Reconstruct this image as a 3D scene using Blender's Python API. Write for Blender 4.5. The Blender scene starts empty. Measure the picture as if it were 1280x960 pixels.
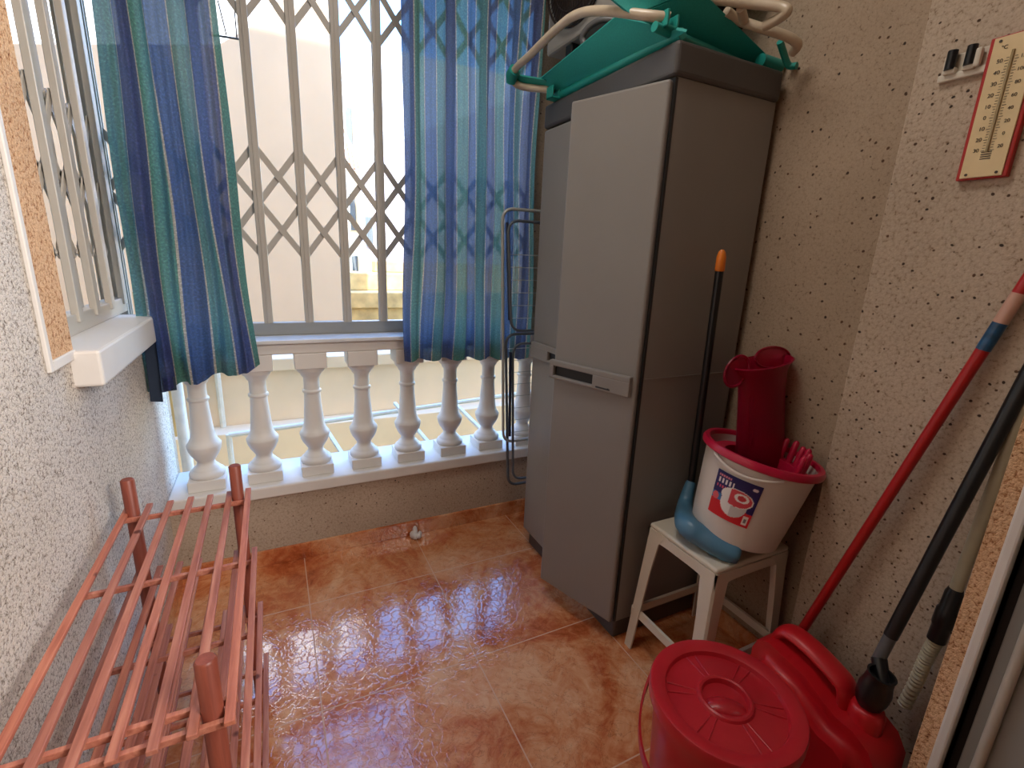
import bpy, bmesh, math, random
from mathutils import Vector, Matrix
R0 = random.Random(7)
S = bpy.context.scene
COL = S.collection
PI = math.pi

# ------------------------------------------------------------------ camera
H = 1.22
RX, RY, RZ = (0.8976, 0.0758, -0.4342), (-0.4387, 0.2478, -0.8638), (0.0421, 0.9658, 0.2557)
rot = Matrix((RX, RY, RZ)).to_quaternion().to_matrix()
cd = bpy.data.cameras.new('camera'); cam = bpy.data.objects.new('camera', cd); COL.objects.link(cam)
cam.matrix_world = Matrix.Translation((0, 0, H)) @ rot.to_4x4()
FPX = 601.0
cd.sensor_width = 36; cd.lens = FPX/1280*36; cd.clip_start = 0.01; cd.clip_end = 200
S.camera = cam

def at(px, py, axis, val):
    """point where the line of sight through a measured photo point meets the plane axis=val"""
    d = rot @ Vector((px-640, 480-py, -FPX)); o = Vector((0, 0, H))
    return o + d*((val-o[axis])/d[axis])

# ------------------------------------------------------------------ node helpers
def newmat(name):
    m = bpy.data.materials.new(name); m.use_nodes = True
    nt = m.node_tree; b = nt.nodes['Principled BSDF']
    return m, nt, b
def N(nt, t, **kw):
    n = nt.nodes.new(t)
    for k, v in kw.items():
        if hasattr(n, k): setattr(n, k, v)
        else: n.inputs[k].default_value = v
    return n
def srgb(r, g, b):
    f = lambda c: ((c/255)/12.92 if c/255 <= .04045 else ((c/255+.055)/1.055)**2.4)
    return (f(r), f(g), f(b), 1)
def ramp(nt, stops, interp='LINEAR'):
    r = nt.nodes.new('ShaderNodeValToRGB'); r.color_ramp.interpolation = interp
    e = r.color_ramp.elements
    while len(e) < len(stops): e.new(.5)
    for i, (p, c) in enumerate(stops): e[i].position = p; e[i].color = c
    return r
def mixc(nt, fac, a, b, mode='MIX'):
    m = nt.nodes.new('ShaderNodeMix'); m.data_type = 'RGBA'; m.blend_type = mode
    for sock, v in ((0, fac), (6, a), (7, b)):
        if hasattr(v, 'links') or isinstance(v, bpy.types.NodeSocket): nt.links.new(v, m.inputs[sock])
        else: m.inputs[sock].default_value = v
    return m.outputs[2]
def bump(nt, b, height, strength=.3, dist=.002):
    n = nt.nodes.new('ShaderNodeBump'); n.inputs['Strength'].default_value = strength; n.inputs['Distance'].default_value = dist
    nt.links.new(height, n.inputs['Height']); nt.links.new(n.outputs[0], b.inputs['Normal']); return n
def geo(nt):
    return nt.nodes.new('ShaderNodeNewGeometry').outputs['Position']
def noise(nt, vec, scale, detail=3, rough=.5, dist=0):
    n = nt.nodes.new('ShaderNodeTexNoise'); n.inputs['Scale'].default_value = scale; n.inputs['Detail'].default_value = detail
    n.inputs['Roughness'].default_value = rough; n.inputs['Distortion'].default_value = dist
    nt.links.new(vec, n.inputs['Vector']); return n
def objco(nt):
    return nt.nodes.new('ShaderNodeTexCoord').outputs['Object']

def plain(name, rgb, rough=.5, metal=0, var=.06, scale=30, bmp=.0, spec=.5):
    m, nt, b = newmat(name)
    v = objco(nt); n = noise(nt, v, scale, 4)
    c = srgb(*rgb); d = tuple(x*(1-var*2.2) for x in c[:3])+(1,)
    r = ramp(nt, [(.3, d), (.75, c)]); nt.links.new(n.outputs[0], r.inputs[0]); nt.links.new(r.outputs[0], b.inputs['Base Color'])
    b.inputs['Roughness'].default_value = rough; b.inputs['Metallic'].default_value = metal
    b.inputs['Specular IOR Level'].default_value = spec
    if bmp: bump(nt, b, noise(nt, v, scale*12, 2).outputs[0], bmp, .001)
    return m

def stucco(name, base, dark, grain, grainscale, speck, speckscale=38, pit=.35, keep=.66):
    """rough sprayed stone finish: pale grains with sparse dark chips"""
    m, nt, b = newmat(name); v = geo(nt)
    g = N(nt, 'ShaderNodeTexVoronoi'); g.inputs['Scale'].default_value = grainscale; nt.links.new(v, g.inputs['Vector'])
    n1 = noise(nt, v, grainscale*.8, 3, .7); n2 = noise(nt, v, 2.2, 3)
    n1b = noise(nt, v, grainscale*2.3, 2, .6)
    av = N(nt, 'ShaderNodeMath', operation='MULTIPLY_ADD'); nt.links.new(n1b.outputs[0], av.inputs[0]); av.inputs[1].default_value = .7
    sb = N(nt, 'ShaderNodeMath', operation='MULTIPLY_ADD'); nt.links.new(g.outputs['Distance'], sb.inputs[0]); sb.inputs[1].default_value = -.35; sb.inputs[2].default_value = .36
    nt.links.new(sb.outputs[0], av.inputs[2])
    r = ramp(nt, [(.30, dark), (.41, grain), (.53, base), (.8, tuple(min(1, c*1.12) for c in base[:3])+(1,))])
    nt.links.new(av.outputs[0], r.inputs[0])
    r2 = ramp(nt, [(.3, (.80, .78, .76, 1)), (.7, (1, 1, 1, 1))]); nt.links.new(n2.outputs[0], r2.inputs[0])
    c = mixc(nt, 1.0, r.outputs[0], r2.outputs[0], 'MULTIPLY')
    # chips
    nd = noise(nt, v, 30, 2)
    dv = mixc(nt, .012, v, nd.outputs['Color'], 'ADD')
    s = N(nt, 'ShaderNodeTexVoronoi'); s.inputs['Scale'].default_value = speckscale; nt.links.new(dv, s.inputs['Vector'])
    sr = ramp(nt, [(speck*.75, (1, 1, 1, 1)), (speck*.75+.05, (0, 0, 0, 1))]); nt.links.new(s.outputs['Distance'], sr.inputs[0])
    cm = N(nt, 'ShaderNodeSeparateColor'); nt.links.new(s.outputs['Color'], cm.inputs[0])
    gt = N(nt, 'ShaderNodeMath', operation='GREATER_THAN'); nt.links.new(cm.outputs[0], gt.inputs[0]); gt.inputs[1].default_value = keep
    mu = N(nt, 'ShaderNodeMath', operation='MULTIPLY'); nt.links.new(sr.outputs[0], mu.inputs[0]); nt.links.new(gt.outputs[0], mu.inputs[1])
    chipc = mixc(nt, cm.outputs[1], srgb(104, 76, 56), srgb(58, 50, 46))
    c = mixc(nt, mu.outputs[0], c, chipc)
    nt.links.new(c, b.inputs['Base Color']); b.inputs['Roughness'].default_value = .9
    b.inputs['Specular IOR Level'].default_value = .15
    bump(nt, b, av.outputs[0], pit, .005)
    return m

# ------------------------------------------------------------------ materials
M = {}
M['wall_rough'] = stucco('rough_stone_plaster', srgb(224, 216, 206), srgb(112, 98, 86), srgb(176, 166, 154), 150, .14, 52, .7)
M['wall_smooth'] = stucco('speckled_stone_plaster', srgb(196, 178, 158), srgb(140, 118, 96), srgb(184, 165, 144), 120, .16, 50, .3)
M['wall_recess'] = stucco('smoother_shaded_speckled_plaster', srgb(178, 158, 136), srgb(134, 112, 92), srgb(170, 150, 128), 150, .17, 44, .15, .52)  # smoother finish; the recess's shade is put into its darker tone
M['orange_stone'] = stucco('orange_chip_stone', srgb(228, 188, 148), srgb(120, 78, 52), srgb(198, 146, 104), 120, .12, 60, .8)
M['white_paint'] = plain('white_masonry_paint', (226, 221, 214), .5, var=.03, scale=8, bmp=.1)
M['white_plain'] = plain('white_ceiling_paint', (225, 218, 208), .8, var=.03, scale=5)
M['marble'] = plain('pale_marble', (222, 222, 222), .25, var=.06, scale=14)
M['alu'] = plain('cream_lacquered_metal', (186, 178, 166), .35, var=.03, scale=10)
M['alu_grey'] = plain('grey_lacquered_metal', (150, 150, 146), .35, var=.03, scale=10)
M['cab'] = plain('grey_cabinet_plastic', (136, 130, 124), .42, var=.03, scale=6, bmp=.25)
M['cab_dark'] = plain('dark_grey_cabinet_plastic', (78, 74, 72), .45, var=.03, scale=6, bmp=.25)
M['cab_in'] = plain('charcoal_plastic', (34, 32, 32), .6)
M['stool'] = plain('cream_stool_plastic', (214, 204, 186), .38, var=.03, scale=10)
M['red'] = plain('red_plastic', (190, 32, 44), .32, var=.08, scale=9)
M['red_can'] = plain('red_can_plastic', (205, 26, 36), .36, var=.10, scale=7)
M['red_pole'] = plain('red_painted_steel', (176, 26, 28), .3, var=.05)
M['black'] = plain('black_plastic', (22, 22, 24), .35, var=.1)
M['grey_tube'] = plain('grey_tube_plastic', (92, 92, 92), .35, var=.04)
M['white_tube'] = plain('cream_tube_plastic', (190, 180, 152), .35, var=.06)
M['blue_lab'] = plain('blue_sticker', (40, 92, 134), .3, var=.25, scale=60)
M['beige_lab'] = plain('beige_sticker', (206, 160, 140), .4, var=.05)
M['orange'] = plain('orange_plastic', (232, 128, 38), .4, var=.05)
M['blue_plastic'] = plain('blue_broom_plastic', (78, 124, 152), .35, var=.05)
M['bucket'] = plain('white_bucket_plastic', (216, 206, 196), .35, var=.03, scale=8)
M['rim'] = plain('crimson_plastic', (190, 22, 62), .3, var=.05)
M['turq'] = plain('turquoise_plastic', (32, 150, 138), .4, var=.06, scale=10)
M['tube'] = plain('ivory_lacquered_tube', (206, 188, 162), .28, .0, var=.10, scale=25)
M['wire'] = plain('plastic_coated_wire', (176, 178, 172), .3, .2, var=.05)
M['wire_dark'] = plain('dark_grey_coated_tube', (92, 98, 104), .35, .2, var=.05)
M['wire_blue'] = plain('navy_coated_tube', (22, 32, 58), .35, .1, var=.05)
M['paper'] = plain('white_tissue', (236, 230, 226), .9, var=.04, bmp=.3)
M['ac_body'] = plain('grey_beige_metal_casing', (162, 156, 148), .5, var=.03)
M['ac_dark'] = plain('brown_black_fan_guard', (48, 36, 30), .5, var=.1)
M['ther'] = plain('cream_enamel', (226, 200, 152), .4, var=.04)
M['ther_red'] = plain('red_enamel', (176, 30, 26), .35, var=.05)
M['tick'] = plain('dark_print', (58, 42, 30), .5)
M['glass_tube'] = plain('thermometer_glass', (170, 150, 110), .15, var=.1)
M['conc'] = plain('cream_render', (224, 192, 160), .9, var=.05, scale=1.2)
M['white_render'] = plain('white_render', (244, 242, 238), .9, var=.02, scale=1)
M['shaded_facade_lilac'] = plain('shaded_facade_lilac', (206, 196, 204), .9, var=.03, scale=1)  # cast shadow on the white facade, put into the colour
M['beige_render'] = plain('beige_render', (232, 204, 168), .9, var=.08, scale=2)
M['parapet'] = plain('pale_peach_render', (252, 226, 196), .9, var=.05, scale=3)
M['ochre'] = plain('ochre_roof', (224, 190, 130), .9, var=.20, scale=5)
M['dark_gap'] = plain('near_black', (26, 25, 25), .5)
M['pane'] = plain('grey_window_pane', (120, 130, 136), .2)
M['rod'] = plain('white_rod_paint', (240, 236, 226), .5)

def wood():
    m, nt, b = newmat('reddish_stained_wood'); v = objco(nt)
    mp = N(nt, 'ShaderNodeMapping'); mp.inputs['Scale'].default_value = (60, 3.5, 60); nt.links.new(v, mp.inputs[0])
    n = noise(nt, mp.outputs[0], 1.6, 5, .6, .4); r = ramp(nt, [(.2, srgb(132, 72, 58)), (.5, srgb(180, 112, 92)), (.8, srgb(206, 146, 122))])
    nt.links.new(n.outputs[0], r.inputs[0])
    k = N(nt, 'ShaderNodeTexVoronoi'); k.inputs['Scale'].default_value = 9; nt.links.new(v, k.inputs['Vector'])
    kr = ramp(nt, [(.05, (1, 1, 1, 1)), (.09, (0, 0, 0, 1))]); nt.links.new(k.outputs['Distance'], kr.inputs[0])
    c = mixc(nt, kr.outputs[0], r.outputs[0], srgb(96, 44, 30))
    oi = N(nt, 'ShaderNodeObjectInfo'); rr_ = ramp(nt, [(0, (.78, .74, .76, 1)), (.5, (1, 1, 1, 1)), (1, (1.12, 1.0, .9, 1))]); nt.links.new(oi.outputs['Random'], rr_.inputs[0])
    c = mixc(nt, 1.0, c, rr_.outputs[0], 'MULTIPLY')
    nt.links.new(c, b.inputs['Base Color']); b.inputs['Roughness'].default_value = .5
    bump(nt, b, n.outputs[0], .15, .001); return m
M['wood'] = wood()
def wood_post():
    m, nt, b = newmat('dark_reddish_post_wood'); v = objco(nt)
    mp = N(nt, 'ShaderNodeMapping'); mp.inputs['Scale'].default_value = (60, 60, 4); nt.links.new(v, mp.inputs[0])
    n = noise(nt, mp.outputs[0], 1.6, 5, .6, .4); r = ramp(nt, [(.2, srgb(112, 52, 40)), (.8, srgb(158, 82, 62))])
    nt.links.new(n.outputs[0], r.inputs[0]); nt.links.new(r.outputs[0], b.inputs['Base Color']); b.inputs['Roughness'].default_value = .45
    bump(nt, b, n.outputs[0], .15, .001); return m
M['post'] = wood_post()

TX, TY, TS = .0373, .2357, .452     # tile grid origin and size
def tiles(name, grid=True):
    m, nt, b = newmat(name); v = geo(nt)
    big = noise(nt, v, 3.0, 6, .62, 1.4); fine = noise(nt, v, 13, 8, .7, 2.2)
    ad = N(nt, 'ShaderNodeMath', operation='MULTIPLY_ADD'); nt.links.new(fine.outputs[0], ad.inputs[0]); ad.inputs[1].default_value = .55
    nt.links.new(big.outputs[0], ad.inputs[2])
    r = ramp(nt, [(.50, srgb(150, 68, 32)), (.65, srgb(192, 104, 60)), (.78, srgb(212, 140, 92)), (.95, srgb(228, 174, 132))])
    nt.links.new(ad.outputs[0], r.inputs[0])
    # thin dark veins
    vn = noise(nt, v, 7, 5, .65, 2.5)
    sub = N(nt, 'ShaderNodeMath', operation='SUBTRACT'); nt.links.new(vn.outputs[0], sub.inputs[0]); sub.inputs[1].default_value = .5
    ab = N(nt, 'ShaderNodeMath', operation='ABSOLUTE'); nt.links.new(sub.outputs[0], ab.inputs[0])
    vr = ramp(nt, [(.0, (.45, .45, .45, 1)), (.012, (0, 0, 0, 1))]); nt.links.new(ab.outputs[0], vr.inputs[0])
    c = mixc(nt, vr.outputs[0], r.outputs[0], srgb(118, 48, 22))
    b.inputs['Roughness'].default_value = .10; b.inputs['Specular IOR Level'].default_value = .85
    b.inputs['Coat Weight'].default_value = .6; b.inputs['Coat Roughness'].default_value = .05
    # relief: crackled vein pattern on the glaze
    wn = noise(nt, v, 16, 3, .6); wv = mixc(nt, .085, v, wn.outputs['Color'], 'ADD')
    vo = N(nt, 'ShaderNodeTexVoronoi', feature='DISTANCE_TO_EDGE'); vo.inputs['Scale'].default_value = 36; nt.links.new(wv, vo.inputs['Vector'])
    cr = ramp(nt, [(0, (1, 1, 1, 1)), (.11, (0, 0, 0, 1))]); nt.links.new(vo.outputs['Distance'], cr.inputs[0])
    soft = noise(nt, v, 9, 3)
    hs = N(nt, 'ShaderNodeMath', operation='MULTIPLY_ADD'); nt.links.new(soft.outputs[0], hs.inputs[0]); hs.inputs[1].default_value = .7
    nt.links.new(cr.outputs[0], hs.inputs[2])
    h = hs.outputs[0]
    if grid:
        sx = N(nt, 'ShaderNodeSeparateXYZ'); nt.links.new(v, sx.inputs[0])
        ds = []
        for i, o in ((0, TX), (1, TY)):
            a = N(nt, 'ShaderNodeMath', operation='SUBTRACT'); nt.links.new(sx.outputs[i], a.inputs[0]); a.inputs[1].default_value = o
            p = N(nt, 'ShaderNodeMath', operation='PINGPONG'); nt.links.new(a.outputs[0], p.inputs[0]); p.inputs[1].default_value = TS/2
            ds.append(p.outputs[0])
        mn = N(nt, 'ShaderNodeMath', operation='MINIMUM'); nt.links.new(ds[0], mn.inputs[0]); nt.links.new(ds[1], mn.inputs[1])
        # pingpong gives 0 at grid lines
        lt = N(nt, 'ShaderNodeMath', operation='LESS_THAN'); nt.links.new(mn.outputs[0], lt.inputs[0]); lt.inputs[1].default_value = .0019
        c = mixc(nt, lt.outputs[0], c, srgb(206, 160, 128))
        gb = N(nt, 'ShaderNodeMath', operation='MULTIPLY_ADD'); nt.links.new(lt.outputs[0], gb.inputs[0]); gb.inputs[1].default_value = -3
        nt.links.new(h, gb.inputs[2]); h = gb.outputs[0]
        rr = N(nt, 'ShaderNodeMath', operation='MULTIPLY_ADD'); nt.links.new(lt.outputs[0], rr.inputs[0]); rr.inputs[1].default_value = .5; rr.inputs[2].default_value = .10
        nt.links.new(rr.outputs[0], b.inputs['Roughness'])
        cw = N(nt, 'ShaderNodeMath', operation='MULTIPLY_ADD'); nt.links.new(lt.outputs[0], cw.inputs[0]); cw.inputs[1].default_value = -.6; cw.inputs[2].default_value = .6
        nt.links.new(cw.outputs[0], b.inputs['Coat Weight'])
    nt.links.new(c, b.inputs['Base Color'])
    bp = bump(nt, b, h, .17, .0012); nt.links.new(bp.outputs[0], b.inputs['Coat Normal'])
    return m
M['tile'] = tiles('orange_marbled_floor_tile')
M['skirt'] = tiles('orange_marbled_skirting_tile', False)

def cloth(name, dim=1.0, transl=.40):
    m, nt, b = newmat(name)
    uv = N(nt, 'ShaderNodeUVMap'); sx = N(nt, 'ShaderNodeSeparateXYZ'); nt.links.new(uv.outputs[0], sx.inputs[0])
    fr = N(nt, 'ShaderNodeMath', operation='FRACT'); nt.links.new(sx.outputs[0], fr.inputs[0])
    T, B, G, L = srgb(60, 104, 94), srgb(56, 60, 108), srgb(72, 120, 98), srgb(170, 158, 136)
    r = ramp(nt, [(0, T), (.235, L), (.255, B), (.485, L), (.505, G), (.735, L), (.755, srgb(50, 70, 120)), (.98, L)], 'CONSTANT')
    nt.links.new(fr.outputs[0], r.inputs[0])
    mp = N(nt, 'ShaderNodeMapping'); mp.inputs['Scale'].default_value = (52, 150, 1); nt.links.new(uv.outputs[0], mp.inputs[0])
    n = noise(nt, mp.outputs[0], 1.0, 3, .7); nr = ramp(nt, [(.33, (.55, .55, .55, 1)), (.55, (1.0, 1.0, 1.0, 1)), (.72, (2.1, 2.0, 1.9, 1))]); nt.links.new(n.outputs[0], nr.inputs[0])
    c = mixc(nt, 1.0, r.outputs[0], nr.outputs[0], 'MULTIPLY')
    nt.links.new(c, b.inputs['Base Color']); b.inputs['Roughness'].default_value = .9; b.inputs['Specular IOR Level'].default_value = .1
    t = N(nt, 'ShaderNodeBsdfTranslucent'); nt.links.new(mixc(nt, .22, c, (.62, .80, .88, 1)), t.inputs[0])
    mx = N(nt, 'ShaderNodeMixShader'); mx.inputs[0].default_value = transl
    nt.links.new(b.outputs[0], mx.inputs[1]); nt.links.new(t.outputs[0], mx.inputs[2])
    # loose weave: a little light passes straight between the threads
    tp_ = N(nt, 'ShaderNodeBsdfTransparent'); tp_.inputs[0].default_value = (.75, .9, 1, 1)
    m2 = N(nt, 'ShaderNodeMixShader'); m2.inputs[0].default_value = .022
    nt.links.new(mx.outputs[0], m2.inputs[1]); nt.links.new(tp_.outputs[0], m2.inputs[2])
    nt.links.new(m2.outputs[0], nt.nodes['Material Output'].inputs[0])
    return m
M['cloth'] = cloth('striped_teal_blue_cloth')

def sling(name, rgb):
    m, nt, b = newmat(name); b.inputs['Roughness'].default_value = .6
    v = objco(nt); n = noise(nt, v, 300, 2); c = srgb(*rgb)
    r = ramp(nt, [(.3, tuple(x*.85 for x in c[:3])+(1,)), (.7, c)]); nt.links.new(n.outputs[0], r.inputs[0])
    nt.links.new(r.outputs[0], b.inputs['Base Color'])
    t = N(nt, 'ShaderNodeBsdfTranslucent'); nt.links.new(r.outputs[0], t.inputs[0])
    mx = N(nt, 'ShaderNodeMixShader'); mx.inputs[0].default_value = .25
    nt.links.new(b.outputs[0], mx.inputs[1]); nt.links.new(t.outputs[0], mx.inputs[2]); nt.links.new(mx.outputs[0], nt.nodes['Material Output'].inputs[0])
    return m
M['sling'] = sling('turquoise_sling_fabric', (44, 170, 160))

def crimson_clear():
    m, nt, b = newmat('translucent_crimson_plastic')
    b.inputs['Base Color'].default_value = srgb(164, 16, 56); b.inputs['Roughness'].default_value = .3
    t = N(nt, 'ShaderNodeBsdfTransparent'); t.inputs[0].default_value = srgb(225, 90, 125)
    lw = N(nt, 'ShaderNodeLayerWeight'); lw.inputs[0].default_value = .35
    mr = N(nt, 'ShaderNodeMapRange'); nt.links.new(lw.outputs['Facing'], mr.inputs[0]); mr.inputs[3].default_value = .38; mr.inputs[4].default_value = .85
    mx = N(nt, 'ShaderNodeMixShader'); nt.links.new(mr.outputs[0], mx.inputs[0])
    nt.links.new(t.outputs[0], mx.inputs[1]); nt.links.new(b.outputs[0], mx.inputs[2]); nt.links.new(mx.outputs[0], nt.nodes['Material Output'].inputs[0])
    return m
M['clear'] = crimson_clear()

def vcol_mat(name, rough=.3):
    m, nt, b = newmat(name); a = N(nt, 'ShaderNodeVertexColor'); a.layer_name = 'print'
    nt.links.new(a.outputs[0], b.inputs['Base Color']); b.inputs['Roughness'].default_value = rough; return m
M['label'] = vcol_mat('printed_bucket_label')
def striped():
    m, nt, b = newmat('striped_awning_canvas'); v = objco(nt); sx = N(nt, 'ShaderNodeSeparateXYZ'); nt.links.new(v, sx.inputs[0])
    mu = N(nt, 'ShaderNodeMath', operation='MULTIPLY'); nt.links.new(sx.outputs[0], mu.inputs[0]); mu.inputs[1].default_value = 11
    fr = N(nt, 'ShaderNodeMath', operation='FRACT'); nt.links.new(mu.outputs[0], fr.inputs[0])
    r = ramp(nt, [(0, srgb(230, 214, 190)), (.5, srgb(150, 96, 62))], 'CONSTANT'); nt.links.new(fr.outputs[0], r.inputs[0]); nt.links.new(r.outputs[0], b.inputs['Base Color'])
    return m
M['awning'] = striped()

# ------------------------------------------------------------------ mesh helpers
def bm_(): return bmesh.new()
def box(bm, x0, x1, y0, y1, z0, z1, bev=0, seg=2, mat=None):
    vs = [bm.verts.new(p) for p in ((x0,y0,z0),(x1,y0,z0),(x1,y1,z0),(x0,y1,z0),(x0,y0,z1),(x1,y0,z1),(x1,y1,z1),(x0,y1,z1))]
    if mat is not None:
        for v in vs: v.co = mat @ v.co
    fs = [bm.faces.new([vs[i] for i in q]) for q in ((0,3,2,1),(4,5,6,7),(0,1,5,4),(1,2,6,5),(2,3,7,6),(3,0,4,7))]
    if bev:
        es = list({e for f in fs for e in f.edges})
        bmesh.ops.bevel(bm, geom=es, offset=bev, segments=seg, affect='EDGES', profile=.5)
    return bm
def prism(bm, pts, axis, a, b, bev=0, seg=2):
    """polygon pts (2D) extruded between a and b along axis"""
    def P(u, v, w):
        return {0: (w, u, v), 1: (u, w, v), 2: (u, v, w)}[axis]
    A = [bm.verts.new(P(u, v, a)) for u, v in pts]; B = [bm.verts.new(P(u, v, b)) for u, v in pts]
    n = len(pts); fs = [bm.faces.new(A), bm.faces.new(B[::-1])]
    for i in range(n): fs.append(bm.faces.new((A[i], B[i], B[(i+1) % n], A[(i+1) % n])))
    bmesh.ops.recalc_face_normals(bm, faces=fs)
    if bev:
        es = list(set(fs[0].edges) | set(fs[1].edges))
        bmesh.ops.bevel(bm, geom=es, offset=bev, segments=seg, affect='EDGES')
    return bm
def smooth_path(pts, sub=6, closed=False):
    P = [Vector(p) for p in pts]; n = len(P); out = []
    rng = range(n if closed else n-1)
    for i in rng:
        p0 = P[(i-1) % n] if (closed or i > 0) else P[i]; p1 = P[i]; p2 = P[(i+1) % n]
        p3 = P[(i+2) % n] if (closed or i+2 < n) else p2
        for k in range(sub):
            t = k/sub
            out.append(.5*((2*p1)+(-p0+p2)*t+(2*p0-5*p1+4*p2-p3)*t*t+(-p0+3*p1-3*p2+p3)*t*t*t))
    if not closed: out.append(P[-1])
    return out
def round_path(pts, r, seg=6, closed=False):
    """polyline with rounded corners"""
    P = [Vector(p) for p in pts]; n = len(P); out = []
    for i in range(n):
        if not closed and i in (0, n-1): out.append(P[i]); continue
        a, b, c = P[i-1], P[i], P[(i+1) % n]
        d1 = (a-b); d2 = (c-b); rr = min(r, d1.length*.49, d2.length*.49)
        p = b+d1.normalized()*rr; q = b+d2.normalized()*rr
        for k in range(seg+1):
            t = k/seg; out.append((1-t)**2*p+2*(1-t)*t*b+t*t*q)
    return out
def tube(bm, path, r, n=12, closed=False, cap=True):
    P = [Vector(p) for p in path]; m = len(P)
    rad = r if isinstance(r, (list, tuple)) else [r]*m
    t0 = (P[1]-P[0]).normalized(); up = Vector((0, 0, 1)) if abs(t0.z) < .9 else Vector((1, 0, 0))
    nrm = (up-t0*up.dot(t0)).normalized(); rings = []
    for i in range(m):
        if closed: t = (P[(i+1) % m]-P[i-1])
        else: t = (P[min(i+1, m-1)]-P[max(i-1, 0)])
        t = t.normalized(); nrm = (nrm-t*nrm.dot(t)).normalized(); bn = t.cross(nrm)
        rings.append([bm.verts.new(P[i]+(nrm*math.cos(2*PI*k/n)+bn*math.sin(2*PI*k/n))*rad[i]) for k in range(n)])
    L = m if closed else m-1
    for i in range(L):
        A, B = rings[i], rings[(i+1) % m]
        for k in range(n): bm.faces.new((A[k], A[(k+1) % n], B[(k+1) % n], B[k]))
    if cap and not closed:
        bm.faces.new(rings[0][::-1]); bm.faces.new(rings[-1])
    return bm
def lathe(bm, prof, cx=0, cy=0, n=32, mat=None, sx=1, sy=1, closed=False):
    rings = []
    for r, z in prof:
        ring = []
        for k in range(n):
            a = 2*PI*k/n; p = Vector((cx+r*math.cos(a)*sx, cy+r*math.sin(a)*sy, z))
            if mat is not None: p = mat @ p
            ring.append(bm.verts.new(p))
        rings.append(ring)
    for i in range(len(rings)-1):
        A, B = rings[i], rings[i+1]
        for k in range(n): bm.faces.new((A[k], A[(k+1) % n], B[(k+1) % n], B[k]))
    if closed:
        A, B = rings[-1], rings[0]
        for k in range(n): bm.faces.new((A[k], A[(k+1) % n], B[(k+1) % n], B[k]))
    else:
        if prof[0][0] > 1e-5: bm.faces.new(rings[0][::-1])
        if prof[-1][0] > 1e-5: bm.faces.new(rings[-1])
    bmesh.ops.remove_doubles(bm, verts=bm.verts[:], dist=1e-6)
    return bm
def sheet(bm, quad, th=.004, nu=8, nv=4, sag=0, ax=(0, 0, -1)):
    """thick cloth panel through four corners a,b,c,d"""
    a, b, c, d = [Vector(p) for p in quad]; ax = Vector(ax)
    nm = ((b-a).cross(d-a)).normalized()*th/2
    g = {}
    for s in (0, 1):
        for i in range(nu+1):
            for j in range(nv+1):
                u, v = i/nu, j/nv
                p = (a*(1-u)+b*u)*(1-v)+(d*(1-u)+c*u)*v + ax*sag*math.sin(PI*u)*math.sin(PI*v)
                g[s, i, j] = bm.verts.new(p+(nm if s else -nm))
    for i in range(nu):
        for j in range(nv):
            bm.faces.new((g[1,i,j], g[1,i+1,j], g[1,i+1,j+1], g[1,i,j+1])); bm.faces.new((g[0,i,j], g[0,i,j+1], g[0,i+1,j+1], g[0,i+1,j]))
    for i in range(nu):
        bm.faces.new((g[0,i,0], g[0,i+1,0], g[1,i+1,0], g[1,i,0])); bm.faces.new((g[0,i+1,nv], g[0,i,nv], g[1,i,nv], g[1,i+1,nv]))
    for j in range(nv):
        bm.faces.new((g[0,0,j+1], g[0,0,j], g[1,0,j], g[1,0,j+1])); bm.faces.new((g[0,nu,j], g[0,nu,j+1], g[1,nu,j+1], g[1,nu,j]))
    return bm

def tag(o, label=None, cat=None, group=None, kind=None):
    if label: o['label'] = label
    if cat: o['category'] = cat
    if group: o['group'] = group
    if kind: o['kind'] = kind
    return o
def obj(name, bm, mat, parent=None, smooth=False, origin=None, ang=40):
    """link the bmesh (built in world coordinates) as one object; origin moves its pivot"""
    bmesh.ops.recalc_face_normals(bm, faces=bm.faces[:])
    me = bpy.data.meshes.new(name)
    # pivot
    if origin is None and parent is None:
        xs = [v.co for v in bm.verts]
        origin = ((min(p.x for p in xs)+max(p.x for p in xs))/2, (min(p.y for p in xs)+max(p.y for p in xs))/2, min(p.z for p in xs))
    if origin is not None:
        bmesh.ops.translate(bm, verts=bm.verts[:], vec=-Vector(origin))
    bm.to_mesh(me); bm.free()
    if smooth:
        for p in me.polygons: p.use_smooth = True
        try: me.set_sharp_from_angle(angle=math.radians(ang))
        except Exception: pass
    me.materials.append(M[mat] if isinstance(mat, str) else mat)
    o = bpy.data.objects.new(name, me); COL.objects.link(o)
    if parent:
        o.parent = parent; o.matrix_parent_inverse = Matrix.Translation(-Vector(WORLD[parent.name]))
        if origin is not None: o.location = origin; WORLD[o.name] = tuple(origin)
        else: WORLD[o.name] = (0, 0, 0)
    else:
        o.location = origin; WORLD[o.name] = tuple(origin)
    return o
WORLD = {}
def thing(name, loc, label, cat, group=None, kind=None):
    o = bpy.data.objects.new(name, None); COL.objects.link(o); o.location = loc; o.empty_display_size = .05
    WORLD[o.name] = tuple(loc)
    return tag(o, label, cat, group, kind)
def dup(root, delta, label=None):
    r = root.copy(); COL.objects.link(r); r.location = root.location+Vector(delta)
    if label: r['label'] = label
    for ch in list(root.children):
        c = ch.copy(); COL.objects.link(c); c.parent = r; c.matrix_parent_inverse = ch.matrix_parent_inverse.copy()
        for g in ch.children:
            d = g.copy(); COL.objects.link(d); d.parent = c; d.matrix_parent_inverse = g.matrix_parent_inverse.copy()
    return r
def struct(name, bm, mat, **k):
    return tag(obj(name, bm, mat, **k), kind='structure')

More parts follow.
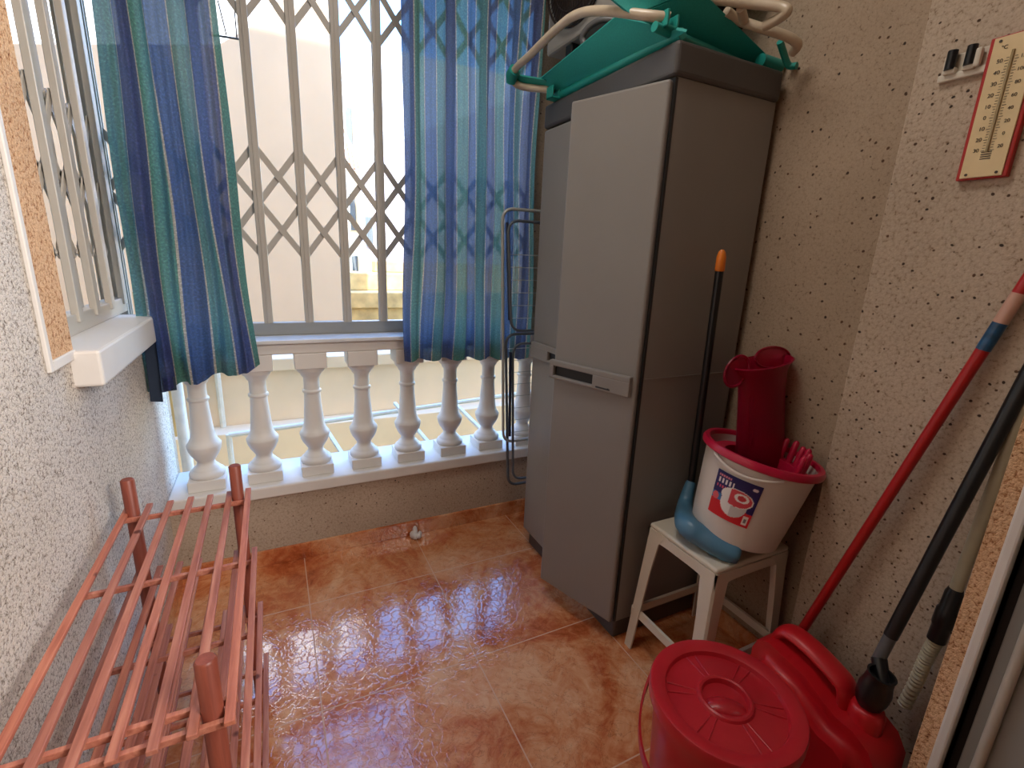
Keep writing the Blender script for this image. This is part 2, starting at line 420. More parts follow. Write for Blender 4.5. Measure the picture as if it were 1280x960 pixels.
# ------------------------------------------------------------------ room shell
XL, XP, XR, YF, ZC = -.385, 1.27, 1.325, 1.895, 2.55
YH = .305
struct('floor', box(bm_(), -1.6, 1.6, -2.6, YF+.01, -.12, 0), 'tile')
# left wall: panels around the side opening
b = bm_()
OY0, OZ0, OZ1 = 1.285, .985, 2.27
box(b, XL-.17, XL, YH-.02, OY0, 0, ZC); box(b, XL-.17, XL, OY0, 2.12, 0, OZ0-.06); box(b, XL-.17, XL, OY0, 2.12, OZ1, ZC)
struct('wall_left', b, 'wall_rough')
# orange stone band with its white edge line round the side opening
b = bm_(); box(b, XL, XL+.004, 1.165, OY0, .995, OZ1); struct('trim_1', b, 'orange_stone')
b = bm_(); box(b, XL, XL+.008, 1.150, 1.165, .975, OZ1+.01, .002); box(b, XL, XL+.008, 1.165, OY0+.0, .975, .995, .002); struct('trim_2', b, 'white_paint')
# corner pier beyond the low sill
struct('trim_3', box(bm_(), -.445, XL-.006, 1.93, 2.20, .30, .86), 'wall_smooth')
# front: low wall, sills, head
struct('wall_front', box(bm_(), XL-.17, XR+.1, YF, 2.10, -.12, .296), 'wall_smooth')
struct('wall_front_head', box(bm_(), XL-.17, XR+.1, YF+.03, 2.14, 2.27, ZC), 'white_plain')
struct('trim_4', box(bm_(), XL, XR, 1.872, 2.13, .296, .343, .006), 'white_paint')
b = bm_(); box(b, XL-.15, XR, 1.915, 2.09, .838, .880, .005); struct('trim_5', b, 'white_paint')
b = bm_(); box(b, XL-.15, XR, 1.895, 2.11, .8795, .895, .004); struct('trim_6', b, 'marble')
# side sill
b = bm_(); box(b, -.535, -.335, 1.272, 1.90, .915, .993, .006); struct('trim_7', b, 'white_paint')
# right side
struct('wall_recess', box(bm_(), XR, XR+.15, .60, 2.14, 0, ZC), 'wall_recess')
struct('wall_front_pier', box(bm_(), 1.03, XR, 1.94, 2.0, .895, 2.27), 'wall_recess')
# pillar: slightly chipped corner
b = bm_(); box(b, XP, XR+.15, YH-.02, .675, 0, ZC, .004, 2); struct('wall_right', b, 'wall_smooth')
# house wall with the doorway the photo was taken from
b = bm_(); box(b, 1.125, 1.60, .262, YH, 0, ZC); box(b, XL-.17, 1.125, .15, YH, 2.2, ZC); box(b, XL-.45, XL, .15, YH-.02, 0, ZC)
struct('wall_house', b, 'wall_smooth')
struct('trim_8', box(bm_(), 1.113, 1.1255, .279, YH+.001, 0, 2.2, .001), 'orange_stone')
struct('ceiling', box(bm_(), -1.6, 1.6, -2.7, 2.16, ZC, ZC+.12), 'white_plain')
# room behind the camera
b = bm_(); box(b, -1.7, -1.6, -2.7, .2, 0, ZC); box(b, 1.6, 1.7, -2.7, .3, 0, ZC); box(b, -1.7, 1.7, -2.8, -2.7, 0, ZC); box(b, -1.7, XL-.40, .1, .28, 0, ZC)
struct('wall_back', b, 'white_plain')
# skirting tiles
b = bm_(); box(b, XL, XR, YF-.0108, YF, 0, .0655)
x = XL
while x < XR:
    x2 = min(x+.446, XR); box(b, x+.001, x2-.001, YF-.012, YF, 0, .066, .002); x = x2+.002
struct('baseboard_front', b, 'skirt')
b = bm_(); box(b, XR-.010, XR, .68, YF-.012, 0, .066, .002); struct('baseboard_right', b, 'skirt')
b = bm_(); box(b, XL, XL+.010, YH, YF-.012, 0, .066, .002); struct('baseboard_left', b, 'skirt')

# sliding door frame at the right jamb
d = thing('door_1', (1.15, .2, 0), None, None, kind='structure')
obj('door_frame', box(bm_(), 1.108, 1.17, .262, .279, .0, 2.2, .004), 'white_paint', d)
obj('dark_gap_box', box(bm_(), 1.150, 1.19, .20, .262, .0, 2.2, .002), 'dark_gap', d)  # near-black box filling the gap beside the door frame
b = bm_(); box(b, 1.135, 1.20, .228, .246, .0, 2.2, .002); obj('track', b, 'alu_grey', d)
b = bm_(); tube(b, [(1.118, .218, 0), (1.118, .218, 2.2)], .0085, 16); obj('sash_edge', b, 'alu', d, True)
obj('sash', box(bm_(), 1.128, 1.18, .04, .216, .0, 2.2, .003), 'alu_grey', d)
b = bm_(); box(b, 1.100, 1.128, .17, .204, .74, .88, .005); obj('latch', b, 'black', d)

# ------------------------------------------------------------------ balusters
def make_baluster(x, label):
    y = 1.972
    t = thing('baluster', (x, y, .343), label, 'baluster', 'white balusters under the window sill')
    b = bm_(); box(b, x-.060, x+.060, y-.06, y+.06, .343, .384, .003); obj('plinth', b, 'white_paint', t)
    prof = [(.0, .383), (.056, .383), (.059, .389), (.059, .398), (.055, .405), (.048, .409), (.046, .413), (.040, .421), (.032, .428), (.029, .437), (.029, .445), (.034, .450), (.036, .455),
            (.045, .468), (.053, .487), (.056, .503), (.056, .509), (.048, .520), (.041, .535), (.037, .560), (.034, .600), (.031, .640), (.0295, .672), (.034, .675), (.035, .680), (.034, .685), (.0295, .688),
            (.029, .715), (.0295, .735), (.035, .741), (.038, .748), (.040, .753), (.048, .760), (.052, .768), (.052, .774), (.056, .779), (.0, .779)]
    b = bm_(); lathe(b, prof, x, y, 40); obj('turned_shaft', b, 'white_paint', t, True, ang=55)
    b = bm_(); box(b, x-.057, x+.057, y-.057, y+.057, .778, .838, .003); obj('capital', b, 'white_paint', t)
    return t
bx = [-.266, -.074, .113, .303, .490, .682, .866, 1.055, 1.243]
bl = ['white turned baluster, leftmost of the row, beside the lit end of the left wall',
      'white turned baluster, second from left, just right of the shoe rack post',
      'white turned baluster, third from the left, below the window gap',
      'white turned baluster, middle of the row, directly below the third visible grille bar',
      'white turned baluster under the left edge of the right striped curtain',
      'white turned baluster below the middle of the right striped curtain',
      'white turned baluster next to the folded drying rack',
      'white turned baluster partly seen through the folded drying rack',
      'white turned baluster hidden behind the grey cabinet']
b0 = make_baluster(bx[0], bl[0])
for x, l in list(zip(bx, bl))[1:8]: dup(b0, (x-bx[0], 0, 0), l)

# ------------------------------------------------------------------ folding grilles
def strip(bm, p, q, w, th, axis):
    """flat strip from p to q, thin along axis"""
    p, q = Vector(p), Vector(q); t = (q-p).normalized(); n = Vector((1, 0, 0)) if axis == 0 else Vector((0, 1, 0))
    s = t.cross(n)*w/2; n = n*th/2; p = p-t*.008; q = q+t*.008
    v = [bm.verts.new(c) for c in (p-s-n, p+s-n, p+s+n, p-s+n, q-s-n, q+s-n, q+s+n, q-s+n)]
    for f in ((0,1,2,3), (7,6,5,4), (0,4,5,1), (1,5,6,2), (2,6,7,3), (3,7,4,0)): bm.faces.new([v[i] for i in f])
def grille(name, label, along, fix, bars, z0, z1, xz, rails):
    lo, hi = bars[0], bars[-1]
    loc = ((lo+hi)/2, fix, z0) if along == 0 else (fix, (lo+hi)/2, z0)
    t = thing(name, loc, label, 'window grille')
    def bx_(b, a0, a1, f0, f1, zz0, zz1, bev=.003):
        return box(b, a0, a1, fix+f0, fix+f1, zz0, zz1, bev) if along == 0 else box(b, fix+f0, fix+f1, a0, a1, zz0, zz1, bev)
    for i, (ra, rb, f0, f1) in enumerate(rails):
        b = bm_(); bx_(b, lo-.03, hi+.03, f0, f1, ra, rb)
        obj('bottom_rail' if i == 0 else 'top_rail', b, 'alu_grey' if along == 0 else 'alu', t)
    for p in bars:
        b = bm_(); D_ = .016 if along == 0 else .026
        bx_(b, p-.0155, p+.0155, -D_, -.009, z0, z1, .002)
        bx_(b, p-.0155, p+.0155, .009, D_, z0, z1, .002); bx_(b, p-.004, p+.004, -D_, -D_-.003, z0, z1, .001)
        obj('bar', b, 'alu', t)
    for a, c in zip(bars[:-1], bars[1:]):
        for zc in xz:
            for s in (-1, 1):
                f = fix+.004*s; P = (a, f, zc-.095*s) if along == 0 else (f, a, zc-.095*s); Q = (c, f, zc+.095*s) if along == 0 else (f, c, zc+.095*s)
                b = bm_(); strip(b, P, Q, .021, .004, 1 if along == 0 else 0); obj('lattice_strip', b, 'alu', t)
    return t
fb = [-.018+.142*k for k in range(-3, 10)]
grille('security_grille', 'cream folding security grille across the front window, between the two curtains', 0, 2.03, fb, .93, 2.26, (1.277, 1.460, 2.03, 2.213), [(.895, .942, -.02, .02), (2.25, 2.27, -.02, .02)])
lb = [1.395+.142*k for k in range(0, 5)]
grille('security_grille', 'cream folding security grille in the side opening at far left, seen edge-on', 1, -.452, lb, 1.02, 2.26, (1.277, 1.460, 2.03, 2.213), [(.993, 1.040, -.02, .02), (2.25, 2.27, -.02, .02)])
# corner post where both grilles meet
tag(obj('corner_post', box(bm_(), -.500, -.432, 1.998, 2.055, .895, 2.27, .004), 'alu'), 'pale metal corner post between the side grille and the front grille', 'post')

# ------------------------------------------------------------------ curtains
def curtain(name, label, x0, x1, y, zb0, zb1, z1, folds, amp, period, seed, uoff, nx=260, nz=46, flare=0.0, mat='cloth', notch=None):
    r = random.Random(seed); ph = [r.uniform(0, 6.28) for _ in range(8)]
    bm = bm_(); uvl = bm.loops.layers.uv.new('UVMap'); g = {}; uu = {}
    W = x1-x0; s = 0; prev = None
    us = []
    def off(u, w):
        a = amp*(.75+.5*w)
        return a*(math.sin(2*PI*folds*u+ph[0]+.7*math.sin(2*PI*u*1.3+ph[1]))+.45*math.sin(2*PI*folds*1.9*u+ph[2]+w*1.3)+.18*math.sin(2*PI*folds*4.1*u+ph[3]+2*w))
    for i in range(nx+1):
        p = Vector((i/nx*W, off(i/nx, .5)))
        if prev is not None: s += (p-prev).length
        prev = p; us.append(s)
    for i in range(nx+1):
        u = i/nx
        for j in range(nz+1):
            v = j/nz; w = 1-v
            zb = zb0+(zb1-zb0)*u+.006*math.sin(2*PI*folds*u+ph[0]+1)
            z = zb+(z1-zb)*v
            yy = y+off(u, w)+.010*math.sin(z*5+ph[4]+u*3)
            xx = x0+W*u+flare*w*w*(u-.5)*W+.006*math.sin(z*7+ph[5]+u*9)*w
            g[i, j] = bm.verts.new((xx, yy, z))
            uu[i, j] = (us[i]/period+uoff+.05*math.sin(z*2.2+u*5), z)
    for i in range(nx):
        for j in range(nz):
            q = [(i, j), (i+1, j), (i+1, j+1), (i, j+1)]
            f = bm.faces.new([g[k] for k in q])
            for l, k in zip(f.loops, q): l[uvl].uv = uu[k]
    o = obj(name, bm, mat, smooth=True, ang=180)
    return tag(o, label, 'curtain')
curtain('curtain', 'blue and teal striped curtain bunched at the left corner over the side sill', -.372, -.082, 1.828, .745, .815, 2.24, 3.0, .023, .34, 3, .12, flare=.16)
curtain('curtain', 'blue and teal striped curtain on the right, beside the grey cabinet', .458, .992, 1.845, .805, .79, 2.24, 5.5, .011, .20, 11, .30, flare=.02)
# doubled-over tail of the left curtain hanging lower at the wall
b = bm_(); sheet(b, [(-.376, 1.83, .722), (-.345, 1.84, .715), (-.340, 1.84, .92), (-.370, 1.835, .92)], .006, 4, 10)
sheet(b, [(-.335, 1.815, .755), (-.300, 1.82, .757), (-.300, 1.82, .80), (-.335, 1.815, .80)], .006, 2, 2)
tl = obj('tail', b, plain('navy_backing_cloth', (36, 48, 66), .95), bpy.data.objects['curtain'])
b = bm_(); tube(b, [(-.37, 1.845, 2.235), (1.10, 1.845, 2.235)], .008, 12)
rod = tag(obj('curtain_rod', b, 'alu', smooth=True), 'thin metal curtain rod above the window', 'curtain rod')

# ------------------------------------------------------------------ cabinet
CX0, CX1, CY0, CY1 = .924, 1.296, 1.022, 1.645
cab = thing('storage_cabinet', ((CX0+CX1)/2, (CY0+CY1)/2, 0), 'tall grey plastic two-door cabinet with its near door ajar, carrying the folded lounger', 'cabinet')
b = bm_(); box(b, CX0+.012, CX1, CY0+.012, CY1-.012, 0, .075, .006); obj('base', b, 'cab_dark', cab)
# hollow body: side, back, far side
b = bm_()
box(b, CX0+.004, CX1, CY0, CY0+.022, .075, 1.665, .004); box(b, CX0+.004, CX1, CY1-.022, CY1, .075, 1.665, .004); box(b, CX1-.02, CX1, CY0+.02, CY1-.02, .075, 1.665, .002)
box(b, CX0+.010, CX1-.004, CY0-.002, CY0+.002, .895, .899); obj('body', b, 'cab', cab)
b = bm_()
for z in (.4, .72, 1.04, 1.36): box(b, CX0+.03, CX1-.02, CY0+.022, CY1-.022, z, z+.02, .003)
obj('shelves', b, 'cab_in', cab)
b = bm_(); box(b, CX0-.012, CX1, CY0-.010, CY1+.010, 1.662, 1.738, .010, 3); obj('lid', b, 'cab_dark', cab)
b = bm_(); box(b, CX0-.001, CX0+.007, CY0-.0014, CY0+.018, .08, 1.66); obj('gap_shade_strip', b, 'cab_in', cab)  # dark strip painting the shaded gap between door and side panel
def door(w, mat4, name):
    # local: x along width from hinge, y outward, z up
    b = bm_(); box(b, 0, w, -.010, .014, .078, 1.655, .007, 3, mat4)
    o = obj('door', b, 'cab', cab, ang=30)
    b = bm_(); zt, zb = .905, .845
    # raised handle strip with a dark finger slot
    hw = w*.99
    box(b, w*.04, w+.006, .012, .030, zt-.018, zt, .003, 2, mat4)
    box(b, w*.04, w*.46, .012, .030, zb, zt-.016, .003, 2, mat4)
    box(b, w*.44, w+.006, .012, .030, zb, zb+.010, .003, 2, mat4)
    box(b, w-.012, w+.006, .012, .030, zb, zt-.016, .003, 2, mat4)
    obj('handle', b, 'cab', o)
    b = bm_(); box(b, w*.46, w-.010, .0135, .017, zb+.008, zt-.016, 0, 1, mat4); obj('finger_slot', b, 'cab_in', o)
    return o
# far door, closed: hinge at far end
mf = Matrix.Translation((CX0, CY1-.002, 0)) @ Matrix(((0, -1, 0, 0), (-1, 0, 0, 0), (0, 0, 1, 0), (0, 0, 0, 1)))
door(.306, mf, 'far')
# near door, ajar about 20 degrees: hinge at near end
A = math.radians(19)
dx, dy = -math.sin(A), math.cos(A)
mn_ = Matrix.Translation((CX0-.004, CY0+.004, 0)) @ Matrix(((dx, -dy, 0, 0), (dy, dx, 0, 0), (0, 0, 1, 0), (0, 0, 0, 1)))
nd = door(.305, mn_, 'near')
b = bm_(); box(b, .075, .125, .0305, .0312, .852, .8565, 0, 1, mn_); box(b, .079, .083, .0305, .0312, .8565, .858, 0, 1, mn_); obj('badge', b, 'cab_in', nd)

# ------------------------------------------------------------------ stool
sx0, sx1, sy0, sy1, sz = .990, 1.282, .728, .985, .45
st = thing('stool', ((sx0+sx1)/2, (sy0+sy1)/2, 0), 'cream plastic stool in front of the cabinet side, with the mop bucket on it', 'stool')
b = bm_(); box(b, sx0, sx1, sy0, sy1, sz-.016, sz, .007, 3)
obj('seat', b, 'stool', st)
spl = .030; LEG = []
cx, cy = (sx0+sx1)/2, (sy0+sy1)/2
for ax, ay in ((sx0, sy0), (sx1, sy0), (sx1, sy1), (sx0, sy1)):
    sgx = 1 if ax > cx else -1; sgy = 1 if ay > cy else -1
    # L section leg, tapered and splayed
    b = bm_(); wt, wb, th = .070, .034, .006
    def Lsec(x, y, w, z):
        ix, iy = -sgx, -sgy; e = .006
        pts = [(x+ix*e, y), (x+ix*w, y), (x+ix*w, y+iy*th), (x+ix*th, y+iy*th), (x+ix*th, y+iy*w), (x, y+iy*w), (x, y+iy*e)]
        return [bm_v(b, p[0], p[1], z) for p in pts]
    def bm_v(b, x, y, z): return b.verts.new((x, y, z))
    prof = [(0, .0, wb), (.15, .15, wb+.004), (.30, .30, wb+.008), (.40, .385, wb+.016), (.425, .42, wb+.03), (.436, .436, wt+.012)]
    sp = {0: spl, 1: spl}
    rings = []
    limx = spl if sgx < 0 else .020; limy = .020
    for z, _, w in prof:
        k = 1-z/.45
        rings.append(Lsec(ax+sgx*limx*k, ay+sgy*limy*k, w, z))
    for A_, B_ in zip(rings[:-1], rings[1:]):
        n = len(A_)
        for i in range(n): b.faces.new((A_[i], A_[(i+1) % n], B_[(i+1) % n], B_[i]))
    b.faces.new(rings[0][::-1]); b.faces.new(rings[-1])
    obj('leg', b, 'stool', st); LEG.append((ax, ay, sgx, sgy, limx, limy))
def lp(i, z):
    ax, ay, sgx, sgy, lx, ly = LEG[i]; k = 1-z/.45
    return Vector((ax+sgx*lx*k, ay+sgy*ly*k, z))
# skirt under the seat and braces between the legs
for i in range(4):
    j = (i+1) % 4
    p, q = lp(i, .434), lp(j, .434); t = (q-p).normalized(); nin = Vector((-t.y, t.x, 0))
    if nin.dot(Vector((cx, cy, 0))-p.xy.to_3d()) < 0: nin = -nin
    b = bm_(); N_ = 14; A_ = []; 
    for k in range(N_+1):
        u = k/N_; c = p.lerp(q, u); dz = .028+.032*(abs(2*u-1)**5)
        A_.append([b.verts.new(c), b.verts.new(c+nin*.006), b.verts.new(c+nin*.006-Vector((0, 0, dz))), b.verts.new(c-Vector((0, 0, dz)))])
    for a_, c_ in zip(A_[:-1], A_[1:]):
        for m_ in range(4): b.faces.new((a_[m_], a_[(m_+1) % 4], c_[(m_+1) % 4], c_[m_]))
    b.faces.new(A_[0][::-1]); b.faces.new(A_[-1]); obj('apron', b, 'stool', st)
    b = bm_(); z = .12; p, q = lp(i, z)+nin*.004, lp(j, z)+nin*.004
    v = []
    for c in (p, q):
        v += [b.verts.new(c), b.verts.new(c+nin*.010), b.verts.new(c+nin*.010+Vector((0, 0, .026))), b.verts.new(c+Vector((0, 0, .026)))]
    for f in ((0,1,2,3), (7,6,5,4), (0,4,5,1), (1,5,6,2), (2,6,7,3), (3,7,4,0)): b.faces.new([v[k] for k in f])
    obj('brace', b, 'stool', st)

# ------------------------------------------------------------------ mop bucket (tilted on the broom head)
BC = Vector((1.140, .814, .486)); 
bt = thing('mop_bucket', BC, 'white mop bucket with crimson rim and a printed label, tilted on the cream stool', 'bucket')
BM = Matrix.Translation(BC) @ Matrix.Rotation(math.radians(10), 4, Vector((.45, .9, 0)).normalized())
b = bm_(); lathe(b, [(0, 0), (.108, 0), (.116, .006), (.122, .05), (.138, .20), (.143, .245), (.139, .245), (.134, .20), (.118, .05), (.110, .012), (0, .010)], 0, 0, 56, BM)
obj('shell', b, 'bucket', bt, True)
b = bm_(); lathe(b, [(.139, .236), (.150, .232), (.156, .236), (.157, .246), (.152, .254), (.142, .254), (.138, .248)], 0, 0, 56, BM, closed=True)
# pouring lip
obj('rim', b, 'rim', bt, True)
# label: curved patch, painted procedurally
def label_col(u, v):
    navy, red, wht, grey = (.018, .018, .11), (.62, .02, .03), (.80, .76, .72), (.55, .52, .50)
    c = navy if v > .42+.1*math.sin(u*5) else red
    if v <= .5 and u < .25 and v > .35: c = (.05, .16, .36)
    # white lettering strokes at top left
    if .74 < v < .86 and .06 < u < .45 and (math.sin(u*75) > -.2 and abs(v-.80) < .055): c = wht
    if .88 < v < .93 and .06 < u < .36 and math.sin(u*110) > -.1: c = (.75, .25, .3)
    if .64 < v < .70 and .06 < u < .40 and math.sin(u*95) > .1: c = (.7, .1, .15)
    # bowl
    e = ((u-.55)/.30)**2+((v-.40)/.28)**2
    if e < 1 and v < .55: c = grey if u > .5 else wht
    e2 = ((u-.58)/.36)**2+((v-.56)/.20)**2
    if e2 < 1: c = wht
    if e2 < .86: c = (.62, .06, .08) if u > .42 else wht
    e3 = ((u-.68)/.16)**2+((v-.60)/.10)**2
    if e3 < 1: c = wht
    if e3 < .35: c = (.55, .04, .05)
    if .83 < u < .95 and .06 < v < .26: c = wht
    if .86 < u < .92 and .10 < v < .20: c = (.2, .18, .2)
    if ((u-.88)/.06)**2+((v-.88)/.035)**2 < 1: c = (.8, .7, .75)
    if ((u-.10)/.08)**2+((v-.42)/.09)**2 < 1: c = (.7, .12, .14)
    return c+(1,)
b = bm_(); cl = b.verts.layers.float_color.new('print')
na, nz_ = 70, 64; g = {}
a0 = math.radians(176); a1 = math.radians(225)
for i in range(na+1):
    for j in range(nz_+1):
        u, v = i/na, j/nz_; z = .070+.125*v; r = .1235+(.138-.122)*(z-.05)/.15+.0006
        a = a0+(a1-a0)*u
        vt = b.verts.new(BM @ Vector((r*math.cos(a), r*math.sin(a), z))); vt[cl] = label_col(u, v); g[i, j] = vt
for i in range(na):
    for j in range(nz_): b.faces.new((g[i,j], g[i+1,j], g[i+1,j+1], g[i,j+1]))
lab = obj('label_sticker', b, 'label', bt, True, ang=180); lab['label'] = 'blue and red printed label showing a bucket with wringer'
# wire/plastic bail folded inside the rim
b = bm_(); pth = [BM @ Vector((.150*math.cos(a), .150*math.sin(a), .228-.02*math.sin((a-math.radians(168))/math.radians(70)*PI))) for a in [math.radians(168+70*k/20) for k in range(21)]]
tube(b, pth, .004, 8); obj('bail', b, 'bucket', bt, True)

# wringer lying in the bucket
wr = thing('mop_wringer', (1.19, .85, .50), 'translucent crimson mop wringer standing askew inside the white bucket', 'wringer')
p0 = at(949, 592, 1, .845); p1 = at(953, 456, 1, .862); ax_ = (p1-p0).normalized()
zq = Vector((0, 0, 1)).rotation_difference(ax_).to_matrix().to_4x4()
WM = Matrix.Translation(p0) @ zq @ Matrix.Diagonal((1.38, 1.38, (p1-p0).length/.262, 1))
b = bm_(); lathe(b, [(.058, .0), (.061, .04), (.058, .10), (.055, .20), (.058, .245), (.068, .262), (.074, .268), (.070, .270), (.062, .262), (.052, .245), (.050, .20), (.054, .10), (.057, .04), (.054, 0)], 0, 0, 40, WM, sy=.62)
obj('cup', b, 'clear', wr, True)
# flared lip leaf to the right, and hooked ear on the left
def leaf(c, rx, rz, tilt, yv):
    b = bm_(); n = 28; path = []
    for k in range(n):
        a = 2*PI*k/n; x, z = rx*math.cos(a), rz*math.sin(a)
        path.append(Vector((c.x+x*math.cos(tilt)-z*math.sin(tilt), yv+.01*math.sin(a), c.z+x*math.sin(tilt)+z*math.cos(tilt))))
    tube(b, path, .0035, 8, closed=True)
    c_ = b.verts.new((c.x, yv, c.z)); vs = [b.verts.new(p+Vector((0, .002, 0))) for p in path]
    for k in range(n): b.faces.new((c_, vs[k], vs[(k+1) % n]))
    return b
lc = at(966, 447, 1, .86); obj('lip', leaf(lc, .072, .028, .02, .86), 'clear', wr, True)
lc = at(921, 464, 1, .865); obj('ear', leaf(lc, .046, .030, .95, .865), 'clear', wr, True)
# ring of fingers
for k in range(9):
    a = math.radians(-88+15.5*k); hgt = .287+.005*(k % 2)
    P0 = BM @ Vector((.104*math.cos(a), .104*math.sin(a), .215)); P1 = BM @ Vector((.108*math.cos(a), .108*math.sin(a), hgt))
    b = bm_(); tube(b, [P0, P0.lerp(P1, .5), P0.lerp(P1, .85), P0.lerp(P1, .95), P1], [.0085, .0088, .0085, .007, .0025], 12)
    obj('finger', b, 'rim', wr, True)
b = bm_(); lathe(b, [(.090, .200), (.124, .200), (.126, .222), (.118, .228), (.092, .226)], 0, 0, 40, BM, closed=True)
obj('finger_base', b, 'rim', wr, True)

# ------------------------------------------------------------------ broom standing head-down between cabinet and bucket
tp = at(903, 312, 1, .965); ne = at(864, 602, 1, .985)
br = thing('broom', (ne.x, ne.y, .45), 'blue-headed broom with black stick and orange tip leaning against the cabinet side', 'broom')
d_ = (tp-ne).normalized()
b = bm_(); tube(b, [ne-d_*.01, tp-d_*.055], .0115, 16); obj('stick', b, 'black', br, True)
b = bm_(); tube(b, [tp-d_*.057, tp-d_*.055, tp-d_*.02, tp-d_*.006, tp], [.0118, .0130, .0125, .009, .004], 16); obj('end_cap', b, 'orange', br, True)
# head: tapering socket swelling to a wide flat curved block lying along the stool front
hp = [ne, at(856, 632, 1, .965), at(858, 655, 1, .93), at(880, 676, 1, .875), at(908, 690, 1, .80), at(925, 697, 1, .76)]
hp = [Vector(p) for p in hp]
for i, z in enumerate((None, None, .505, .490, .478, .472)):
    if z: hp[i] = at((856, 856, 858, 880, 905, 925)[i], (602, 632, 655, 672, 686, 694)[i], 2, z)
sp_ = smooth_path(hp, 6); n_ = len(sp_)
rr_ = [.0145+.017*min(1, i/12) for i in range(n_)]
rr_[-1] = .016; rr_[-2] = .026; rr_[-3] = .030
b = bm_(); tube(b, sp_, rr_, 16)
for v in b.verts:
    if v.co.z < .4535: v.co.z = .4535
obj('head', b, 'blue_plastic', br, True)
b = bm_(); r_ = random.Random(3)
for k in range(160):
    u = r_.uniform(.42, .97); i = int(u*(n_-1)); c = sp_[i]; e = c+Vector((.028+r_.uniform(0, .014), .012+r_.uniform(-.006, .012), r_.uniform(-.008, .002)))
    e.z = max(e.z, .453)
    tube(b, [c+Vector((.008, .002, 0)), e], .0011, 4)
bo = obj('bristles', b, 'black', br); bo['kind'] = 'stuff'

# ------------------------------------------------------------------ red bin
bc = Vector((.762, .494, 0)); 
bn = thing('lidded_bin', bc, 'round red plastic bin with ribbed lid and hanging bail, in front of the stool', 'bin')
HZ = .370
b = bm_(); lathe(b, [(0, 0), (.105, 0), (.112, .006), (.116, .02), (.128, .22), (.136, HZ-.015), (.142, HZ-.012), (.142, HZ), (.133, HZ), (.126, .22), (.112, .02), (0, .012)], bc.x, bc.y, 64)
obj('shell', b, 'red', bn, True)
b = bm_()
lathe(b, [(.1445, HZ-.016), (.1475, HZ-.014), (.1485, HZ+.006), (.146, HZ+.012), (.140, HZ+.0135), (.122, HZ+.010), (.117, HZ+.008), (.114, HZ-.001), (.080, HZ+.001), (.056, HZ+.003), (.053, HZ+.008), (.049, HZ+.0095), (.045, HZ+.008), (.041, HZ-.008), (.0, HZ-.012), (.0, HZ-.016), (.118, HZ-.006), (.1445, HZ-.002)], bc.x, bc.y, 72, closed=False)
ld = obj('lid', b, 'red', bn, True, ang=35)
for k in range(6):
    for s in (-.10, .10):
        a = k*PI/3+s+.35; b = bm_(); c, s_ = math.cos(a), math.sin(a)
        tube(b, [(bc.x+.056*c, bc.y+.056*s_, HZ+.0025), (bc.x+.112*c, bc.y+.112*s_, HZ+.0005)], .0016, 6); obj('rib', b, 'red', ld, True)
# lid grip: bridge across the round well
b = bm_(); ga = math.radians(-38)
lathe(b, [(.0, HZ+.006), (.020, HZ+.004), (.034, HZ-.002), (.038, HZ-.010), (0, HZ-.012)], 0, 0, 40, Matrix.Translation((bc.x, bc.y, 0)) @ Matrix.Rotation(ga, 4, 'Z') @ Matrix.Translation((0, -.012, 0)), sx=1.12, sy=.62)
obj('grip', b, 'red', ld, True)
b = bm_(); gp = []
for k in range(29):
    a = math.radians(118+152*k/28); dr = math.sin(PI*k/28)
    gp.append(Vector((bc.x+(.149+.020*dr)*math.cos(a), bc.y+(.149+.020*dr)*math.sin(a), HZ-.03-.10*dr)))
prev = None
rings = []
for i, p in enumerate(gp):
    o_ = (p-Vector((bc.x, bc.y, p.z))).normalized()*.0022; w_ = Vector((0, 0, .011))
    rings.append([b.verts.new(p-o_-w_), b.verts.new(p+o_-w_), b.verts.new(p+o_+w_), b.verts.new(p-o_+w_)])
for A_, B_ in zip(rings[:-1], rings[1:]):
    for m_ in range(4): b.faces.new((A_[m_], A_[(m_+1) % 4], B_[(m_+1) % 4], B_[m_]))
b.faces.new(rings[0][::-1]); b.faces.new(rings[-1]); obj('bail', b, 'red', bn, True)

# ------------------------------------------------------------------ jerrycan
jx0, jx1 = 1.005, 1.200
jc = thing('jerrycan', (1.10, .47, 0), 'bright red plastic jerrycan with a moulded handle, between the bin and the wall', 'jerrycan')
b = bm_()
prof = [(.340, .0), (.615, .0), (.632, .03), (.632, .275), (.622, .305), (.595, .318), (.500, .306), (.450, .280), (.420, .268), (.385, .268), (.350, .250), (.328, .215), (.322, .03)]
prism(b, prof, 0, jx0, jx1, .040, 5)
jb = obj('body', b, 'red_can', jc, True, ang=60)
b = bm_(); hpth = smooth_path([(1.105, .600, .280), (1.105, .602, .315), (1.105, .582, .340), (1.105, .53, .340), (1.105, .465, .322), (1.105, .440, .305), (1.105, .430, .260)], 7)
tube(b, hpth, .0150, 18)
for v in b.verts: v.co.x = 1.105+(v.co.x-1.105)*2.1
obj('handle', b, 'red_can', jc, True)
b = bm_(); lathe(b, [(0, .24), (.034, .24), (.034, .288), (.030, .300), (.026, .303), (0, .303)], 1.105, .392, 32); obj('neck', b, 'red_can', jc, True)

